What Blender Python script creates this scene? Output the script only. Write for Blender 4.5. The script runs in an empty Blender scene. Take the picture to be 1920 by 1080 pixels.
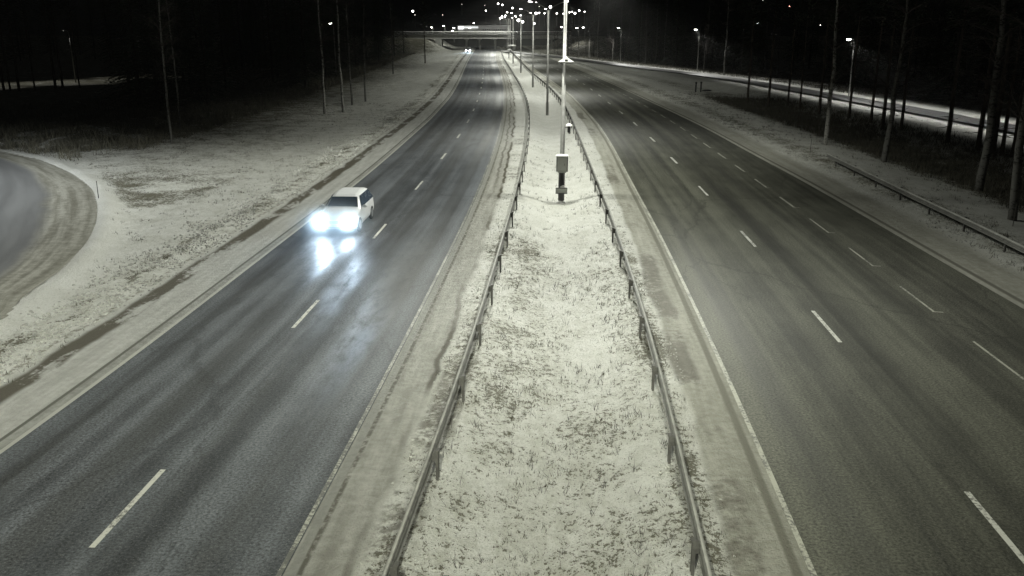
import bpy, bmesh, math, random
import numpy as np
from mathutils import Vector, Matrix, Euler
random.seed(5); RNG = np.random.default_rng(5)
SC = bpy.context.scene
COL = SC.collection

# ---------------------------------------------------------------- camera, world, exposure
CAM_H, FPX, HORIZON = 9.0, 1650.0, 47.0
PITCH = math.atan((540 - HORIZON) / FPX)
cam_data = bpy.data.cameras.new('camera'); cam = bpy.data.objects.new('camera', cam_data); COL.objects.link(cam)
cam.location = (0, 0, CAM_H); cam.rotation_euler = (math.pi/2 - PITCH, 0, 0)
cam_data.sensor_width = 36; cam_data.lens = FPX / 1920 * 36
cam_data.clip_start = 0.1; cam_data.clip_end = 4000
SC.camera = cam
W = bpy.data.worlds.new('World'); SC.world = W; W.use_nodes = True
bg = W.node_tree.nodes['Background']
SKY_COL, SKY_STR = (0.0052, 0.0056, 0.0056, 1), 1.0      # moonless night sky over a town
bg.inputs['Color'].default_value = SKY_COL; bg.inputs['Strength'].default_value = SKY_STR
SC.view_settings.view_transform = 'Standard'; SC.view_settings.look = 'None'
SC.view_settings.exposure = 0.0; SC.view_settings.gamma = 1.0
SC.cycles.max_bounces = 4; SC.cycles.diffuse_bounces = 2; SC.cycles.glossy_bounces = 2; SC.cycles.transmission_bounces = 2
SC.cycles.volume_bounces = 0; SC.cycles.sample_clamp_indirect = 3.0
SC.cycles.use_denoising = True

LAMP_COL = (.98, 1.0, .895)
LAMP_W = 2000.0
PATH_COL = (1.0, 1.0, 0.95)

# ---------------------------------------------------------------- helpers
def ray(px, py):
    cp, sp = math.cos(PITCH), math.sin(PITCH)
    v = Vector((px - 960, FPX*cp - (py-540)*sp, -FPX*sp - (py-540)*cp))
    return v
def G(px, py, z=0.0):
    v = ray(px, py); t = (z - CAM_H) / v.z
    return Vector((v.x*t, v.y*t, z))
def at_y(px, py, Y):
    v = ray(px, py); t = Y / v.y
    return Vector((v.x*t, Y, CAM_H + v.z*t))

def tag(o, label=None, cat=None, group=None, kind=None):
    if label: o['label'] = label
    if cat: o['category'] = cat
    if group: o['group'] = group
    if kind: o['kind'] = kind
    return o
def link(o, parent=None):
    COL.objects.link(o)
    if parent is not None: o.parent = parent
    return o
def empty(name, loc=(0,0,0), rz=0.0):
    o = bpy.data.objects.new(name, None); o.empty_display_size = .2
    o.location = loc; o.rotation_euler = (0, 0, rz)
    return link(o)
def mesh_obj(name, verts, faces, mat, parent=None, smooth=False):
    me = bpy.data.meshes.new(name); me.from_pydata([tuple(v) for v in verts], [], faces)
    if mat: me.materials.append(mat)
    if smooth: me.polygons.foreach_set('use_smooth', [True]*len(me.polygons))
    me.update()
    return link(bpy.data.objects.new(name, me), parent)
def copy_tree(o, parent=None):
    c = o.copy(); COL.objects.link(c); c.parent = parent
    for ch in list(o.children): copy_tree(ch, c)
    return c

class MB:
    """collects simple solids into one mesh"""
    def __init__(s): s.v = []; s.f = []
    def add(s, vs, fs):
        b = len(s.v); s.v += [tuple(v) for v in vs]; s.f += [tuple(i+b for i in f) for f in fs]; return s
    def box(s, c, d, M=None, taper=1.0):
        x, y, z = d[0]/2, d[1]/2, d[2]/2
        vs = [Vector((sx*x*(taper if sz > 0 else 1), sy*y*(taper if sz > 0 else 1), sz*z)) for sz in (-1,1) for sx, sy in ((-1,-1),(1,-1),(1,1),(-1,1))]
        if M is not None: vs = [M @ v for v in vs]
        c = Vector(c)
        return s.add([v + c for v in vs], [(3,2,1,0),(4,5,6,7),(0,1,5,4),(1,2,6,5),(2,3,7,6),(3,0,4,7)])
    def tube(s, pts, rad, n=8, caps=True):
        pts = [Vector(p) for p in pts]; rings = []
        dd = (pts[-1]-pts[0]).normalized(); ref = Vector((0,1,0)) if abs(dd.z) > .6 else Vector((0,0,1))
        for i, p in enumerate(pts):
            a = pts[max(i-1,0)]; b = pts[min(i+1,len(pts)-1)]
            t = (b - a).normalized()
            u = t.cross(ref)
            if u.length < 1e-2: u = t.cross(Vector((1,0,0)))
            u.normalize(); w = u.cross(t).normalized()
            r = rad[i] if isinstance(rad, (list, tuple)) else rad
            rings.append([p + (u*math.cos(2*math.pi*k/n) + w*math.sin(2*math.pi*k/n))*r for k in range(n)])
        vs = [v for r in rings for v in r]; fs = []
        for i in range(len(rings)-1):
            for k in range(n):
                fs.append((i*n+k, (i+1)*n+k, (i+1)*n+(k+1)%n, i*n+(k+1)%n))
        if caps: fs += [tuple(range(n)), tuple(reversed(range((len(rings)-1)*n, len(rings)*n)))]
        return s.add(vs, fs)
    def ell(s, c, r, nu=12, nv=8, v0=0.0, v1=1.0):
        vs = []; fs = []
        for j in range(nv+1):
            th = math.pi*(v0 + (v1-v0)*j/nv)
            for i in range(nu):
                ph = 2*math.pi*i/nu
                vs.append((c[0]+r[0]*math.sin(th)*math.cos(ph), c[1]+r[1]*math.sin(th)*math.sin(ph), c[2]+r[2]*math.cos(th)))
        for j in range(nv):
            for i in range(nu):
                fs.append((j*nu+i, (j+1)*nu+i, (j+1)*nu+(i+1)%nu, j*nu+(i+1)%nu))
        return s.add(vs, fs)
    def build(s, name, mat, parent=None, smooth=False): return mesh_obj(name, s.v, s.f, mat, parent, smooth)

# ---------------------------------------------------------------- materials
class NT:
    def __init__(s, name):
        s.m = bpy.data.materials.new(name); s.m.use_nodes = True; s.t = s.m.node_tree
        s.p = s.t.nodes['Principled BSDF']
    def n(s, typ, **kw):
        o = s.t.nodes.new(typ)
        for k, v in kw.items(): setattr(o, k, v)
        return o
    def set(s, sock, v):
        if isinstance(v, bpy.types.NodeSocket): s.t.links.new(v, sock)
        elif v is not None: sock.default_value = v
    def math(s, op, a, b=None, c=None, clamp=False):
        o = s.n('ShaderNodeMath', operation=op, use_clamp=clamp); s.set(o.inputs[0], a)
        if b is not None: s.set(o.inputs[1], b)
        if c is not None: s.set(o.inputs[2], c)
        return o.outputs[0]
    def attr(s, name): return s.n('ShaderNodeAttribute', attribute_name=name).outputs['Fac']
    def pos(s): return s.n('ShaderNodeNewGeometry').outputs['Position']
    def objc(s): return s.n('ShaderNodeTexCoord').outputs['Object']
    def comb(s, x, y, z=0.0):
        o = s.n('ShaderNodeCombineXYZ'); s.set(o.inputs[0], x); s.set(o.inputs[1], y); s.set(o.inputs[2], z); return o.outputs[0]
    def scale(s, v, k):
        o = s.n('ShaderNodeVectorMath', operation='MULTIPLY'); s.set(o.inputs[0], v); o.inputs[1].default_value = k; return o.outputs[0]
    def noise(s, vec, scale=1.0, detail=3.0, rough=.55, dist=0.0):
        o = s.n('ShaderNodeTexNoise'); s.set(o.inputs['Vector'], vec)
        o.inputs['Scale'].default_value = scale; o.inputs['Detail'].default_value = detail
        o.inputs['Roughness'].default_value = rough; o.inputs['Distortion'].default_value = dist
        return o.outputs['Fac']
    def step(s, v, lo, hi, a=0.0, b=1.0):
        o = s.n('ShaderNodeMapRange', interpolation_type='SMOOTHSTEP'); s.set(o.inputs[0], v)
        s.set(o.inputs[1], lo); s.set(o.inputs[2], hi); s.set(o.inputs[3], a); s.set(o.inputs[4], b); return o.outputs[0]
    def ramp(s, v, stops, interp='LINEAR'):
        o = s.n('ShaderNodeValToRGB'); s.set(o.inputs[0], v); e = o.color_ramp.elements; o.color_ramp.interpolation = interp
        while len(e) < len(stops): e.new(.5)
        for el, (p, c) in zip(e, stops): el.position = p; el.color = (c, c, c, 1) if not isinstance(c, tuple) else c
        return o.outputs[0]
    def mix(s, f, a, b):
        o = s.n('ShaderNodeMix', data_type='RGBA'); s.set(o.inputs[0], f)
        for k, v in ((6, a), (7, b)):
            s.set(o.inputs[k], tuple(v)+(1,) if isinstance(v, tuple) and len(v) == 3 else v)
        return o.outputs[2]
    def bump(s, h, strength=.5, dist=.05):
        o = s.n('ShaderNodeBump'); s.set(o.inputs['Height'], h); o.inputs['Strength'].default_value = strength; o.inputs['Distance'].default_value = dist
        s.t.links.new(o.outputs[0], s.p.inputs['Normal'])
    def out(s, col=None, rough=None, metal=None, spec=None):
        s.set(s.p.inputs['Base Color'], tuple(col)+(1,) if isinstance(col, tuple) and len(col) == 3 else col)
        if rough is not None: s.set(s.p.inputs['Roughness'], rough)
        if metal is not None: s.set(s.p.inputs['Metallic'], metal)
        if spec is not None: s.p.inputs['Specular IOR Level'].default_value = spec
        return s.m

SNOW = (.74, .74, .70); GRASS = (.085, .080, .058); DIRT = (.13, .12, .095)

def snow_base(k, grass_density, coarse=None):
    """snow broken by grass: returns colour and a height"""
    P = k.pos()
    big = k.noise(P, .6, 3)
    clump = k.noise(P, 6.0, 4, .6)
    fine = k.noise(k.scale(P, (1, .75, 1)), 19.0, 5, .74)
    g = k.math('ADD', k.math('MULTIPLY', clump, .42), k.math('MULTIPLY', fine, .58))
    thr = k.math('SUBTRACT', .72, k.math('MULTIPLY', grass_density, k.math('MULTIPLY_ADD', big, .28, .10)))
    m = k.step(g, thr, k.math('ADD', thr, .045))
    col = k.mix(k.step(big, .3, .75), SNOW, (.64, .64, .59))
    col = k.mix(k.math('MULTIPLY', k.step(fine, .33, .52, 1, 0), .62), col, (.36, .36, .31))
    thin = k.math('MULTIPLY', k.step(k.noise(k.scale(P, (1.6, 1.0, 1)), 1.5, 5, .7), .42, .66), k.math('MINIMUM', k.math('MULTIPLY', grass_density, .55), .6))
    col = k.mix(thin, col, (.40, .40, .335))
    col = k.mix(m, col, k.mix(k.noise(P, 14, 2), GRASS, (.22, .21, .16)))
    h = k.math('ADD', fine, k.math('MULTIPLY', clump, .7))
    return col, h, P

def band(k, v, c, w, soft):
    """1 within c +- w"""
    d = k.math('ABSOLUTE', k.math('SUBTRACT', v, c))
    return k.step(d, w, w+soft, 1, 0)

def mat_left_verge():
    k = NT('snow_left_verge'); off = k.attr('off'); sta = k.attr('sta'); gr = k.attr('grass')
    col, h, P = snow_base(k, gr)
    wob = k.math('MULTIPLY_ADD', k.noise(k.comb(0, sta), .35, 3), .5, -.25)
    o = k.math('ADD', off, wob)
    sl = k.math('ADD', k.math('MULTIPLY', k.noise(k.comb(k.math('MULTIPLY', off, 3.5), k.math('MULTIPLY', sta, .30)), 1.0, 5), .55), k.math('MULTIPLY', k.noise(P, 3.5, 5, .7), .45))
    slush = k.mix(k.step(sl, .35, .7), (.40, .40, .37), (.60, .60, .57))
    col = k.mix(k.step(o, 2.1, 2.9, 1, 0), col, slush)
    # broken strip of bare gravel left by wheels
    pn = k.noise(k.comb(k.math('MULTIPLY', off, .9), k.math('MULTIPLY', sta, .22)), 1.0, 5, .6)
    fr = k.noise(P, 5.0, 4, .7)
    strip = k.math('MULTIPLY', band(k, o, 2.0, .22, .22), k.step(k.math('ADD', pn, k.math('MULTIPLY', fr, .25)), .51, .60))
    col = k.mix(strip, col, (.115, .105, .08))
    thin = k.math('MULTIPLY', band(k, o, 2.75, .05, .12), k.step(fr, .45, .6))
    col = k.mix(thin, col, (.25, .24, .20))
    col = k.mix(k.step(off, .34, .42, 1, 0), col, k.mix(k.step(sl, .4, .65), (.26, .26, .235), (.42, .42, .39)))
    col = k.mix(band(k, off, .40, .03, .04), col, (.14, .14, .12))
    col = k.mix(band(k, off, .05, .05, .03), col, (.50, .50, .46))
    k.bump(h, .85, .12)
    return k.out(col, .75, spec=.25)

def mat_median():
    k = NT('snow_median'); dl = k.attr('dl'); dr = k.attr('dr'); sta = k.attr('sta'); gr = k.attr('grass')
    col, h, P = snow_base(k, gr)
    fr = k.noise(P, 4.0, 4, .7)
    wl = k.math('MULTIPLY_ADD', k.noise(k.comb(5, sta), .30, 3), .8, -.4)
    # left shoulder: grey slush with ruts
    ol = k.math('ADD', dl, wl)
    sl = k.math('ADD', k.math('MULTIPLY', k.noise(k.comb(k.math('MULTIPLY', dl, 4.0), k.math('MULTIPLY', sta, .28)), 1.0, 5), .5), k.math('MULTIPLY', k.noise(P, 3.5, 5, .7), .5))
    slush = k.mix(k.step(sl, .35, .68), (.29, .285, .25), (.50, .495, .455))
    col = k.mix(k.step(ol, 1.05, 1.45, 1, 0), col, slush)
    rut = k.math('MULTIPLY', band(k, ol, 1.15, .03, .10), k.step(k.noise(k.comb(3, sta), .12, 3), .42, .55))
    col = k.mix(rut, col, (.11, .10, .075))
    rut2 = k.math('MULTIPLY', band(k, ol, .72, .03, .08), k.step(sta, 45, 60))
    col = k.mix(k.math('MULTIPLY', rut2, .7), col, (.12, .11, .09))
    grit = k.math('MULTIPLY', band(k, ol, 1.72, .25, .3), k.step(k.math('ADD', k.math('MULTIPLY', k.noise(k.comb(9, sta), .16, 3), .8), k.math('MULTIPLY', fr, .5)), .66, .78))
    col = k.mix(k.math('MULTIPLY', grit, .8), col, DIRT)
    col = k.mix(k.math('MULTIPLY', band(k, dl, .28, .03, .06), k.step(fr, .35, .55)), col, (.15, .145, .12))
    col = k.mix(band(k, dl, .14, .07, .05), col, k.mix(fr, (.22,.22,.20), (.46,.46,.42)))
    # right shoulder
    wr = k.math('MULTIPLY_ADD', k.noise(k.comb(15, sta), .28, 3), .5, -.25)
    orr = k.math('ADD', dr, wr)
    sr = k.math('ADD', k.math('MULTIPLY', k.noise(k.comb(k.math('MULTIPLY', dr, 4.0), k.math('MULTIPLY', sta, .28), 4), 1.0, 5), .5), k.math('MULTIPLY', k.noise(P, 3.7, 5, .7), .5))
    slr = k.mix(k.step(sr, .35, .68), (.31, .305, .255), (.50, .495, .435))
    col = k.mix(k.step(orr, 1.15, 1.35, 1, 0), col, slr)
    pr = k.math('MULTIPLY', band(k, orr, 1.0, .22, .22), k.step(k.math('ADD', k.noise(k.comb(25, sta), .14, 3), k.math('MULTIPLY', fr, .3)), .66, .78))
    col = k.mix(k.math('MULTIPLY', pr, .75), col, DIRT)
    col = k.mix(band(k, dr, .22, .05, .08), col, (.22, .215, .175))
    k.bump(h, .9, .14)
    return k.out(col, .75, spec=.25)

def mat_right_verge():
    k = NT('snow_right_verge'); off = k.attr('off'); sta = k.attr('sta'); gr = k.attr('grass')
    col, h, P = snow_base(k, gr)
    sl = k.math('ADD', k.math('MULTIPLY', k.noise(k.comb(k.math('MULTIPLY', off, 2.5), k.math('MULTIPLY', sta, .25)), 1.0, 5), .5), k.math('MULTIPLY', k.noise(P, 3.3, 5, .7), .5))
    slush = k.mix(k.step(sl, .35, .7), (.30, .295, .25), (.46, .455, .40))
    wob = k.math('MULTIPLY_ADD', k.noise(k.comb(7, sta), .3, 3), .8, -.4)
    col = k.mix(k.step(k.math('ADD', off, wob), 1.6, 2.6, 1, 0), col, slush)
    col = k.mix(band(k, off, .32, .04, .10), col, (.15, .145, .12))
    k.bump(h, .85, .12)
    return k.out(col, .75, spec=.25)

def mat_asphalt(name, lanes, dark=1.0, seed=0.0, ice=(), tint=(1,1,1)):
    """frosty salted asphalt, 'off' runs across the road in metres, 'sta' along it"""
    k = NT(name); off = k.attr('off'); sta = k.attr('sta'); P = k.pos()
    st = k.noise(k.comb(k.math('MULTIPLY', off, 1.6), k.math('MULTIPLY', sta, .018), seed), 1.0, 4, .55)
    st2 = k.noise(k.comb(k.math('MULTIPLY', off, .55), k.math('MULTIPLY', sta, .03), seed+3), 1.0, 3)
    grain = k.noise(P, 16.0, 5, .75)
    grain2 = k.noise(P, 42.0, 3, .7)
    patch = k.noise(k.comb(k.math('MULTIPLY', off, .8), k.math('MULTIPLY', sta, .35), seed+5), 1.0, 5, .62)
    f = k.math('ADD', k.math('ADD', k.math('MULTIPLY', st, .45), k.math('MULTIPLY', st2, .30)), k.math('MULTIPLY', patch, .25))
    tr = lambda a: (a*dark*tint[0], a*dark*tint[1], a*dark*tint[2])
    col = k.mix(k.step(f, .37, .65), tr(.050), tr(.160))
    # sealed cracks and transverse joints
    cv = k.n('ShaderNodeTexVoronoi', feature='DISTANCE_TO_EDGE'); k.set(cv.inputs['Vector'], k.comb(k.math('ADD', k.math('MULTIPLY', off, .16), k.math('MULTIPLY', patch, .35)), k.math('MULTIPLY', sta, .055), seed)); cv.inputs['Scale'].default_value = 1.0
    col = k.mix(k.math('MULTIPLY', k.step(cv.outputs['Distance'], .002, .008, 1, 0), .42), col, tr(.035))
    track = None
    for c in lanes:
        for s_ in (-.78, .78):
            b = band(k, off, c+s_, .20, .35)
            track = b if track is None else k.math('MAXIMUM', track, b)
    trk = k.math('MULTIPLY', track, k.step(k.noise(k.comb(off, k.math('MULTIPLY', sta, .03), seed+8), 1.0, 3), .35, .6))
    col = k.mix(k.math('MULTIPLY', trk, .45), col, (.058*dark, .058*dark, .055*dark))
    gg = k.math('MULTIPLY_ADD', grain, 1.5, -.25)
    col2 = k.mix(k.step(grain2, .58, .70), col, (.24*dark, .24*dark, .22*dark))
    sc = k.n('ShaderNodeVectorMath', operation='SCALE'); k.set(sc.inputs[0], col2); k.set(sc.inputs['Scale'], k.math('MAXIMUM', k.math('MULTIPLY_ADD', gg, 2.9, -.45), .15))
    rough = k.math('SUBTRACT', k.math('MULTIPLY_ADD', grain, .25, .56), k.math('MULTIPLY', trk, .16))
    k.bump(k.math('ADD', grain, k.math('MULTIPLY', grain2, .5)), .45, .02)
    coat = None
    for c_, ya_, yb_, w_, amt in ice:   # glazed icy wheel tracks
        w = k.math('MULTIPLY_ADD', k.noise(k.comb(2, sta, seed+c_), .3, 2), .5, -.25)
        im = k.math('MULTIPLY', band(k, k.math('ADD', off, w), c_, w_, .55), k.math('MULTIPLY', k.step(sta, ya_-3, ya_+6), k.step(sta, yb_-5, yb_+4, 1, 0)))
        im = k.math('MULTIPLY', im, k.step(k.noise(k.comb(k.math('MULTIPLY', off, 2.2), k.math('MULTIPLY', sta, .7), 3), 1.0, 5, .7), .30, .62, .15*amt, amt))
        coat = im if coat is None else k.math('MAXIMUM', coat, im)
    if coat is not None:
        rough = k.math('SUBTRACT', rough, k.math('MULTIPLY', coat, .20))
        k.set(k.p.inputs['Coat Weight'], coat); k.p.inputs['Coat Roughness'].default_value = .40; k.p.inputs['Coat IOR'].default_value = 1.7
    return k.out(sc.outputs[0], rough, spec=.28)

def simple(name, col, rough=.6, metal=0.0, nscale=8.0, var=.35, bump=0.0, spec=.5):
    k = NT(name); P = k.objc(); n = k.noise(P, nscale, 4, .65)
    c2 = tuple(c*(1-var) for c in col)
    c = k.mix(k.step(n, .3, .7), c2, col)
    if bump: k.bump(n, bump, .02)
    return k.out(c, rough, metal, spec)
def emit(name, col, strength):
    k = NT(name); k.out((.8,.8,.8), .5)
    k.p.inputs['Emission Color'].default_value = tuple(col)+(1,); k.p.inputs['Emission Strength'].default_value = strength
    k.m.cycles.emission_sampling = 'NONE'
    return k.m

def worn_paint(name, col, wear):
    k = NT(name); P = k.pos(); n = k.noise(P, 11.0, 5, .7); n2 = k.noise(P, .9, 3)
    m = k.step(k.math('ADD', k.math('MULTIPLY', n, .65), k.math('MULTIPLY', n2, .35)), wear-.07, wear+.06)
    return k.out(k.mix(m, (.12,.12,.11), col), .65)
M = {}
M['galv'] = simple('galvanised_steel', (.30,.30,.285), .45, .35, 6, .3)
M['rail'] = simple('weathered_rail_steel', (.20,.20,.185), .75, 0, 3, .4, 0, .2)
M['rail_dark'] = simple('dirty_rail_steel', (.09,.088,.08), .8, 0, 5, .5)
M['snowcap'] = simple('fresh_snow', (.80,.80,.78), .8, 0, 5, .12, .4, .2)
M['rail_snow'] = simple('dirty_rail_snow', (.40,.40,.37), .8, 0, 1.5, .35, .4, .2)
M['clod'] = simple('frozen_clod', (.54,.54,.50), .85, 0, 2.5, .4, .3, .2)
M['cabinet'] = simple('grey_cabinet_paint', (.42,.43,.40), .55, 0, 7, .12)
M['dark_metal'] = simple('dark_metal', (.06,.06,.06), .5, .2, 9, .3)
M['lens'] = emit('lamp_glass', (1.0, .99, .93), 30)
M['lens_far'] = emit('distant_lamp_glass', (1.0, .98, .92), 14)
M['lens_red'] = emit('red_lamp_glass', (1.0, .35, .28), 8)
M['lens_dim'] = emit('dim_lamp_glass', (1.0, .95, .85), 3.0)
M['paint'] = worn_paint('road_paint', (.58,.58,.53), .455)
M['paint_worn'] = worn_paint('worn_road_paint', (.40,.40,.34), .47)
M['paint_buried'] = worn_paint('buried_road_paint', (.38,.38,.33), .54)
M['concrete'] = simple('bridge_concrete', (.52,.52,.50), .8, 0, 1.2, .3, .2)
M['wood_dark'] = simple('dark_bark', (.035,.032,.028), .9, 0, 6, .5, .6)
M['white_paint'] = simple('white_car_paint', (.78,.79,.80), .28, 0, 3, .06)
M['glass'] = simple('dark_car_glass', (.05,.07,.10), .12, 0, 3, .2)
M['rubber'] = simple('tyre_rubber', (.02,.02,.02), .8, 0, 9, .2)
M['alloy'] = simple('wheel_alloy', (.45,.46,.47), .35, .6, 9, .2)
M['headlight'] = emit('headlight_lens', (.86, .94, 1.0), 60)
M['plate'] = simple('number_plate_white', (.7,.7,.7), .5, 0, 9, .1)
M['wall'] = simple('pale_wall_panels', (.5,.5,.48), .7, 0, .8, .2)
M['lit_pane'] = emit('lit_window', (1, .95, .8), 1.0)
M['fascia'] = emit('lit_fascia', (.95, 1, .97), .75)
M['post_black'] = simple('black_plastic', (.02,.02,.02), .5, 0, 9, .2)
M['post_grey'] = simple('weathered_stake', (.12,.115,.10), .8, 0, 9, .4)
def mat_birch(name='birch_bark', white=(.27,.265,.245)):
    k = NT(name); P = k.objc()
    n = k.noise(k.scale(P, (5, 5, 7.5)), 1.0, 4, .7); n2 = k.noise(k.scale(P, (2, 2, 1.2)), 1.0, 3)
    m = k.step(k.math('ADD', k.math('MULTIPLY', n, .7), k.math('MULTIPLY', n2, .3)), .50, .58)
    c = k.mix(m, white, (.022,.02,.018)); k.bump(n, .5, .03)
    return k.out(c, .8, spec=.2)
M['birch'] = mat_birch(); M['birch_dimmed'] = mat_birch('dimmed_birch_bark', (.12,.118,.108))  # second bark is the birch darkened, standing in for weaker lamp light
M['twig'] = simple('bare_twigs', (.06,.05,.045), .85, 0, 3, .4)
def mat_spruce():
    k = NT('spruce_needles'); P = k.objc(); n = k.noise(P, 1.6, 3)
    c = k.mix(k.step(n, .3, .7), (.028,.04,.026), (.06,.075,.05))
    nz = k.n('ShaderNodeSeparateXYZ'); k.set(nz.inputs[0], k.n('ShaderNodeNewGeometry').outputs['Normal'])
    s_ = k.math('MULTIPLY', k.step(k.math('ABSOLUTE', nz.outputs[2]), .80, .97), k.step(k.noise(P, 3.1, 3), .58, .68))
    return k.out(k.mix(s_, c, (.6,.6,.58)), .85, spec=.2)
M['spruce'] = mat_spruce()
M['bark'] = simple('pine_bark', (.075,.06,.045), .9, 0, 5, .5, .6)
M['straw'] = simple('dry_grass', (.12,.112,.08), .9, 0, 2.0, .6)
M['brush'] = simple('dry_brush', (.14,.132,.095), .9, 0, .8, .6)
M['brush_shaded'] = simple('shaded_brush', (.075,.07,.05), .95, 0, .8, .5)  # same brush in a darker colour, standing in for the unlit wood
M['forest_floor'] = simple('forest_floor', (.04,.038,.03), .95, 0, .4, .5, .5)
M['hill'] = simple('dark_wooded_hill', (.05,.052,.048), .95, 0, .03, .5)

# ---------------------------------------------------------------- alignment of the two carriageways (photo survey -> metres)
def curve(pts, z=0.0, s=6.0):
    w = sorted((G(px, py, z).y, G(px, py, z).x) for px, py in pts)
    ys = np.array([a for a, _ in w]); xs = np.array([b for _, b in w])
    Y = np.arange(-120, 520, 1.0)
    k0 = (xs[2]-xs[0])/(ys[2]-ys[0]); k1 = (xs[-1]-xs[-3])/(ys[-1]-ys[-3])
    X = np.interp(Y, ys, xs)
    X = np.where(Y < ys[0], xs[0]+(Y-ys[0])*k0, X); X = np.where(Y > ys[-1], xs[-1]+(Y-ys[-1])*k1, X)
    out = X
    for sig in (s,):
        g = np.exp(-.5*(np.arange(-40, 41)/sig)**2); g /= g.sum()
        pad = np.concatenate([X[0]+(X[1]-X[0])*np.arange(-40,0), X, X[-1]+(X[-1]-X[-2])*np.arange(1,41)])
        out = np.convolve(pad, g, 'valid')
    far = 18.0; g = np.exp(-.5*(np.arange(-60, 61)/far)**2); g /= g.sum()
    pad = np.concatenate([X[0]+(X[1]-X[0])*np.arange(-60,0), X, X[-1]+(X[-1]-X[-2])*np.arange(1,61)])
    out2 = np.convolve(pad, g, 'valid')
    w_ = np.clip((Y-90)/60, 0, 1); out = out*(1-w_) + out2*w_
    return lambda y: np.interp(y, Y, out)
LL = curve([(0,855),(65,810),(230,693),(415,540),(560,432),(665,348),(723,300),(767,260),(807,225),(848,180),(862,153),(873,125),(881,108),(888,98)])
LR = curve([(530,1080),(675,805),(720,722),(765,640),(810,540),(840,484),(870,425),(910,330),(935,260),(945,208),(947,184),(944.5,159),(939,136),(930,114),(929,106),(931,98)])
RAIL_L = curve([(757,1080),(827,898),(870,749),(901,651),(921,574),(937,512),(949,466),(960,429),(968,394),(976,362),(985,310),(992,265),(992.5,214),(988.5,195),(981,173),(968,152),(955.5,130),(944,113),(942,103)])
RAIL_R = curve([(1300,1070),(1253,868),(1232,735),(1210,640),(1185,567),(1168,522),(1155.5,471),(1144,432),(1130,400),(1117,364),(1104,328),(1085,275),(1070,235),(1053,198),(1028,168),(1001,147),(982,126),(966,108)])
RL = curve([(1521,1080),(1477,974),(1432,867),(1396,780),(1307,590),(1275,525),(1230,425),(1200,377),(1176,330),(1154,286),(1138,258),(1115,225),(1096,205),(1067,174),(1030,149),(1007,133),(985,117),(968,105)])
RD = curve([(1865,985),(1815,922),(1578,640),(1525,585),(1420,463),(1392,437),(1333,372),(1315,354),(1275,312),(1262,298),(1233,270),(1200,240),(1175,218),(1152,202),(1135,187),(1117,173),(1099,160),(1085,150),(1045,130),(1000,112)])
RE = curve([(1915,708),(1822,640),(1750,585),(1692,540),(1637,496),(1592,466),(1553,436),(1521,411),(1492,390),(1465,371),(1440,354),(1400,325),(1366,300),(1338,282),(1307,260),(1285,244),(1249,221),(1220,204),(1182,183),(1140,162),(1100,143),(1065,129),(1025,113)])
RR = curve([(1920,578),(1801,515),(1708,455),(1643,418),(1592,390),(1500,335),(1418,294),(1338,248),(1271,215),(1225,194),(1186,175),(1145,156),(1105,139),(1070,125),(1030,109)])
LD = curve([(170,1027),(312,878),(547,615),(600,562),(712,435),(724,420),(785,348),(793,340),(830,295),(836,290),(858,258),(876,232),(887,210),(897,185),(903,165),(906,145),(907,125),(908,112),(909,104)])
PATH = curve([(1920,256),(1837,241),(1777,226),(1694,211),(1532,182),(1402,157),(1302,142),(1185,129),(1079,114)], s=10)

def tangent(c, y): 
    d = Vector((float(c(y+.5)-c(y-.5)), 1.0)); return d.normalized()

# value noise on numpy arrays
_PERM = RNG.random((256, 256))
def vnoise(x, y):
    xi = np.floor(x).astype(int); yi = np.floor(y).astype(int); fx = x-xi; fy = y-yi
    fx = fx*fx*(3-2*fx); fy = fy*fy*(3-2*fy)
    a = _PERM[xi % 256, yi % 256]; b = _PERM[(xi+1) % 256, yi % 256]; c = _PERM[xi % 256, (yi+1) % 256]; d = _PERM[(xi+1) % 256, (yi+1) % 256]
    return (a*(1-fx)+b*fx)*(1-fy) + (c*(1-fx)+d*fx)*fy
def fbm(x, y, o=4):
    r = 0; a = .5
    for i in range(o): r = r + a*vnoise(x*2**i+17*i, y*2**i+31*i); a *= .5
    return r/(1-.5**o)

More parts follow.
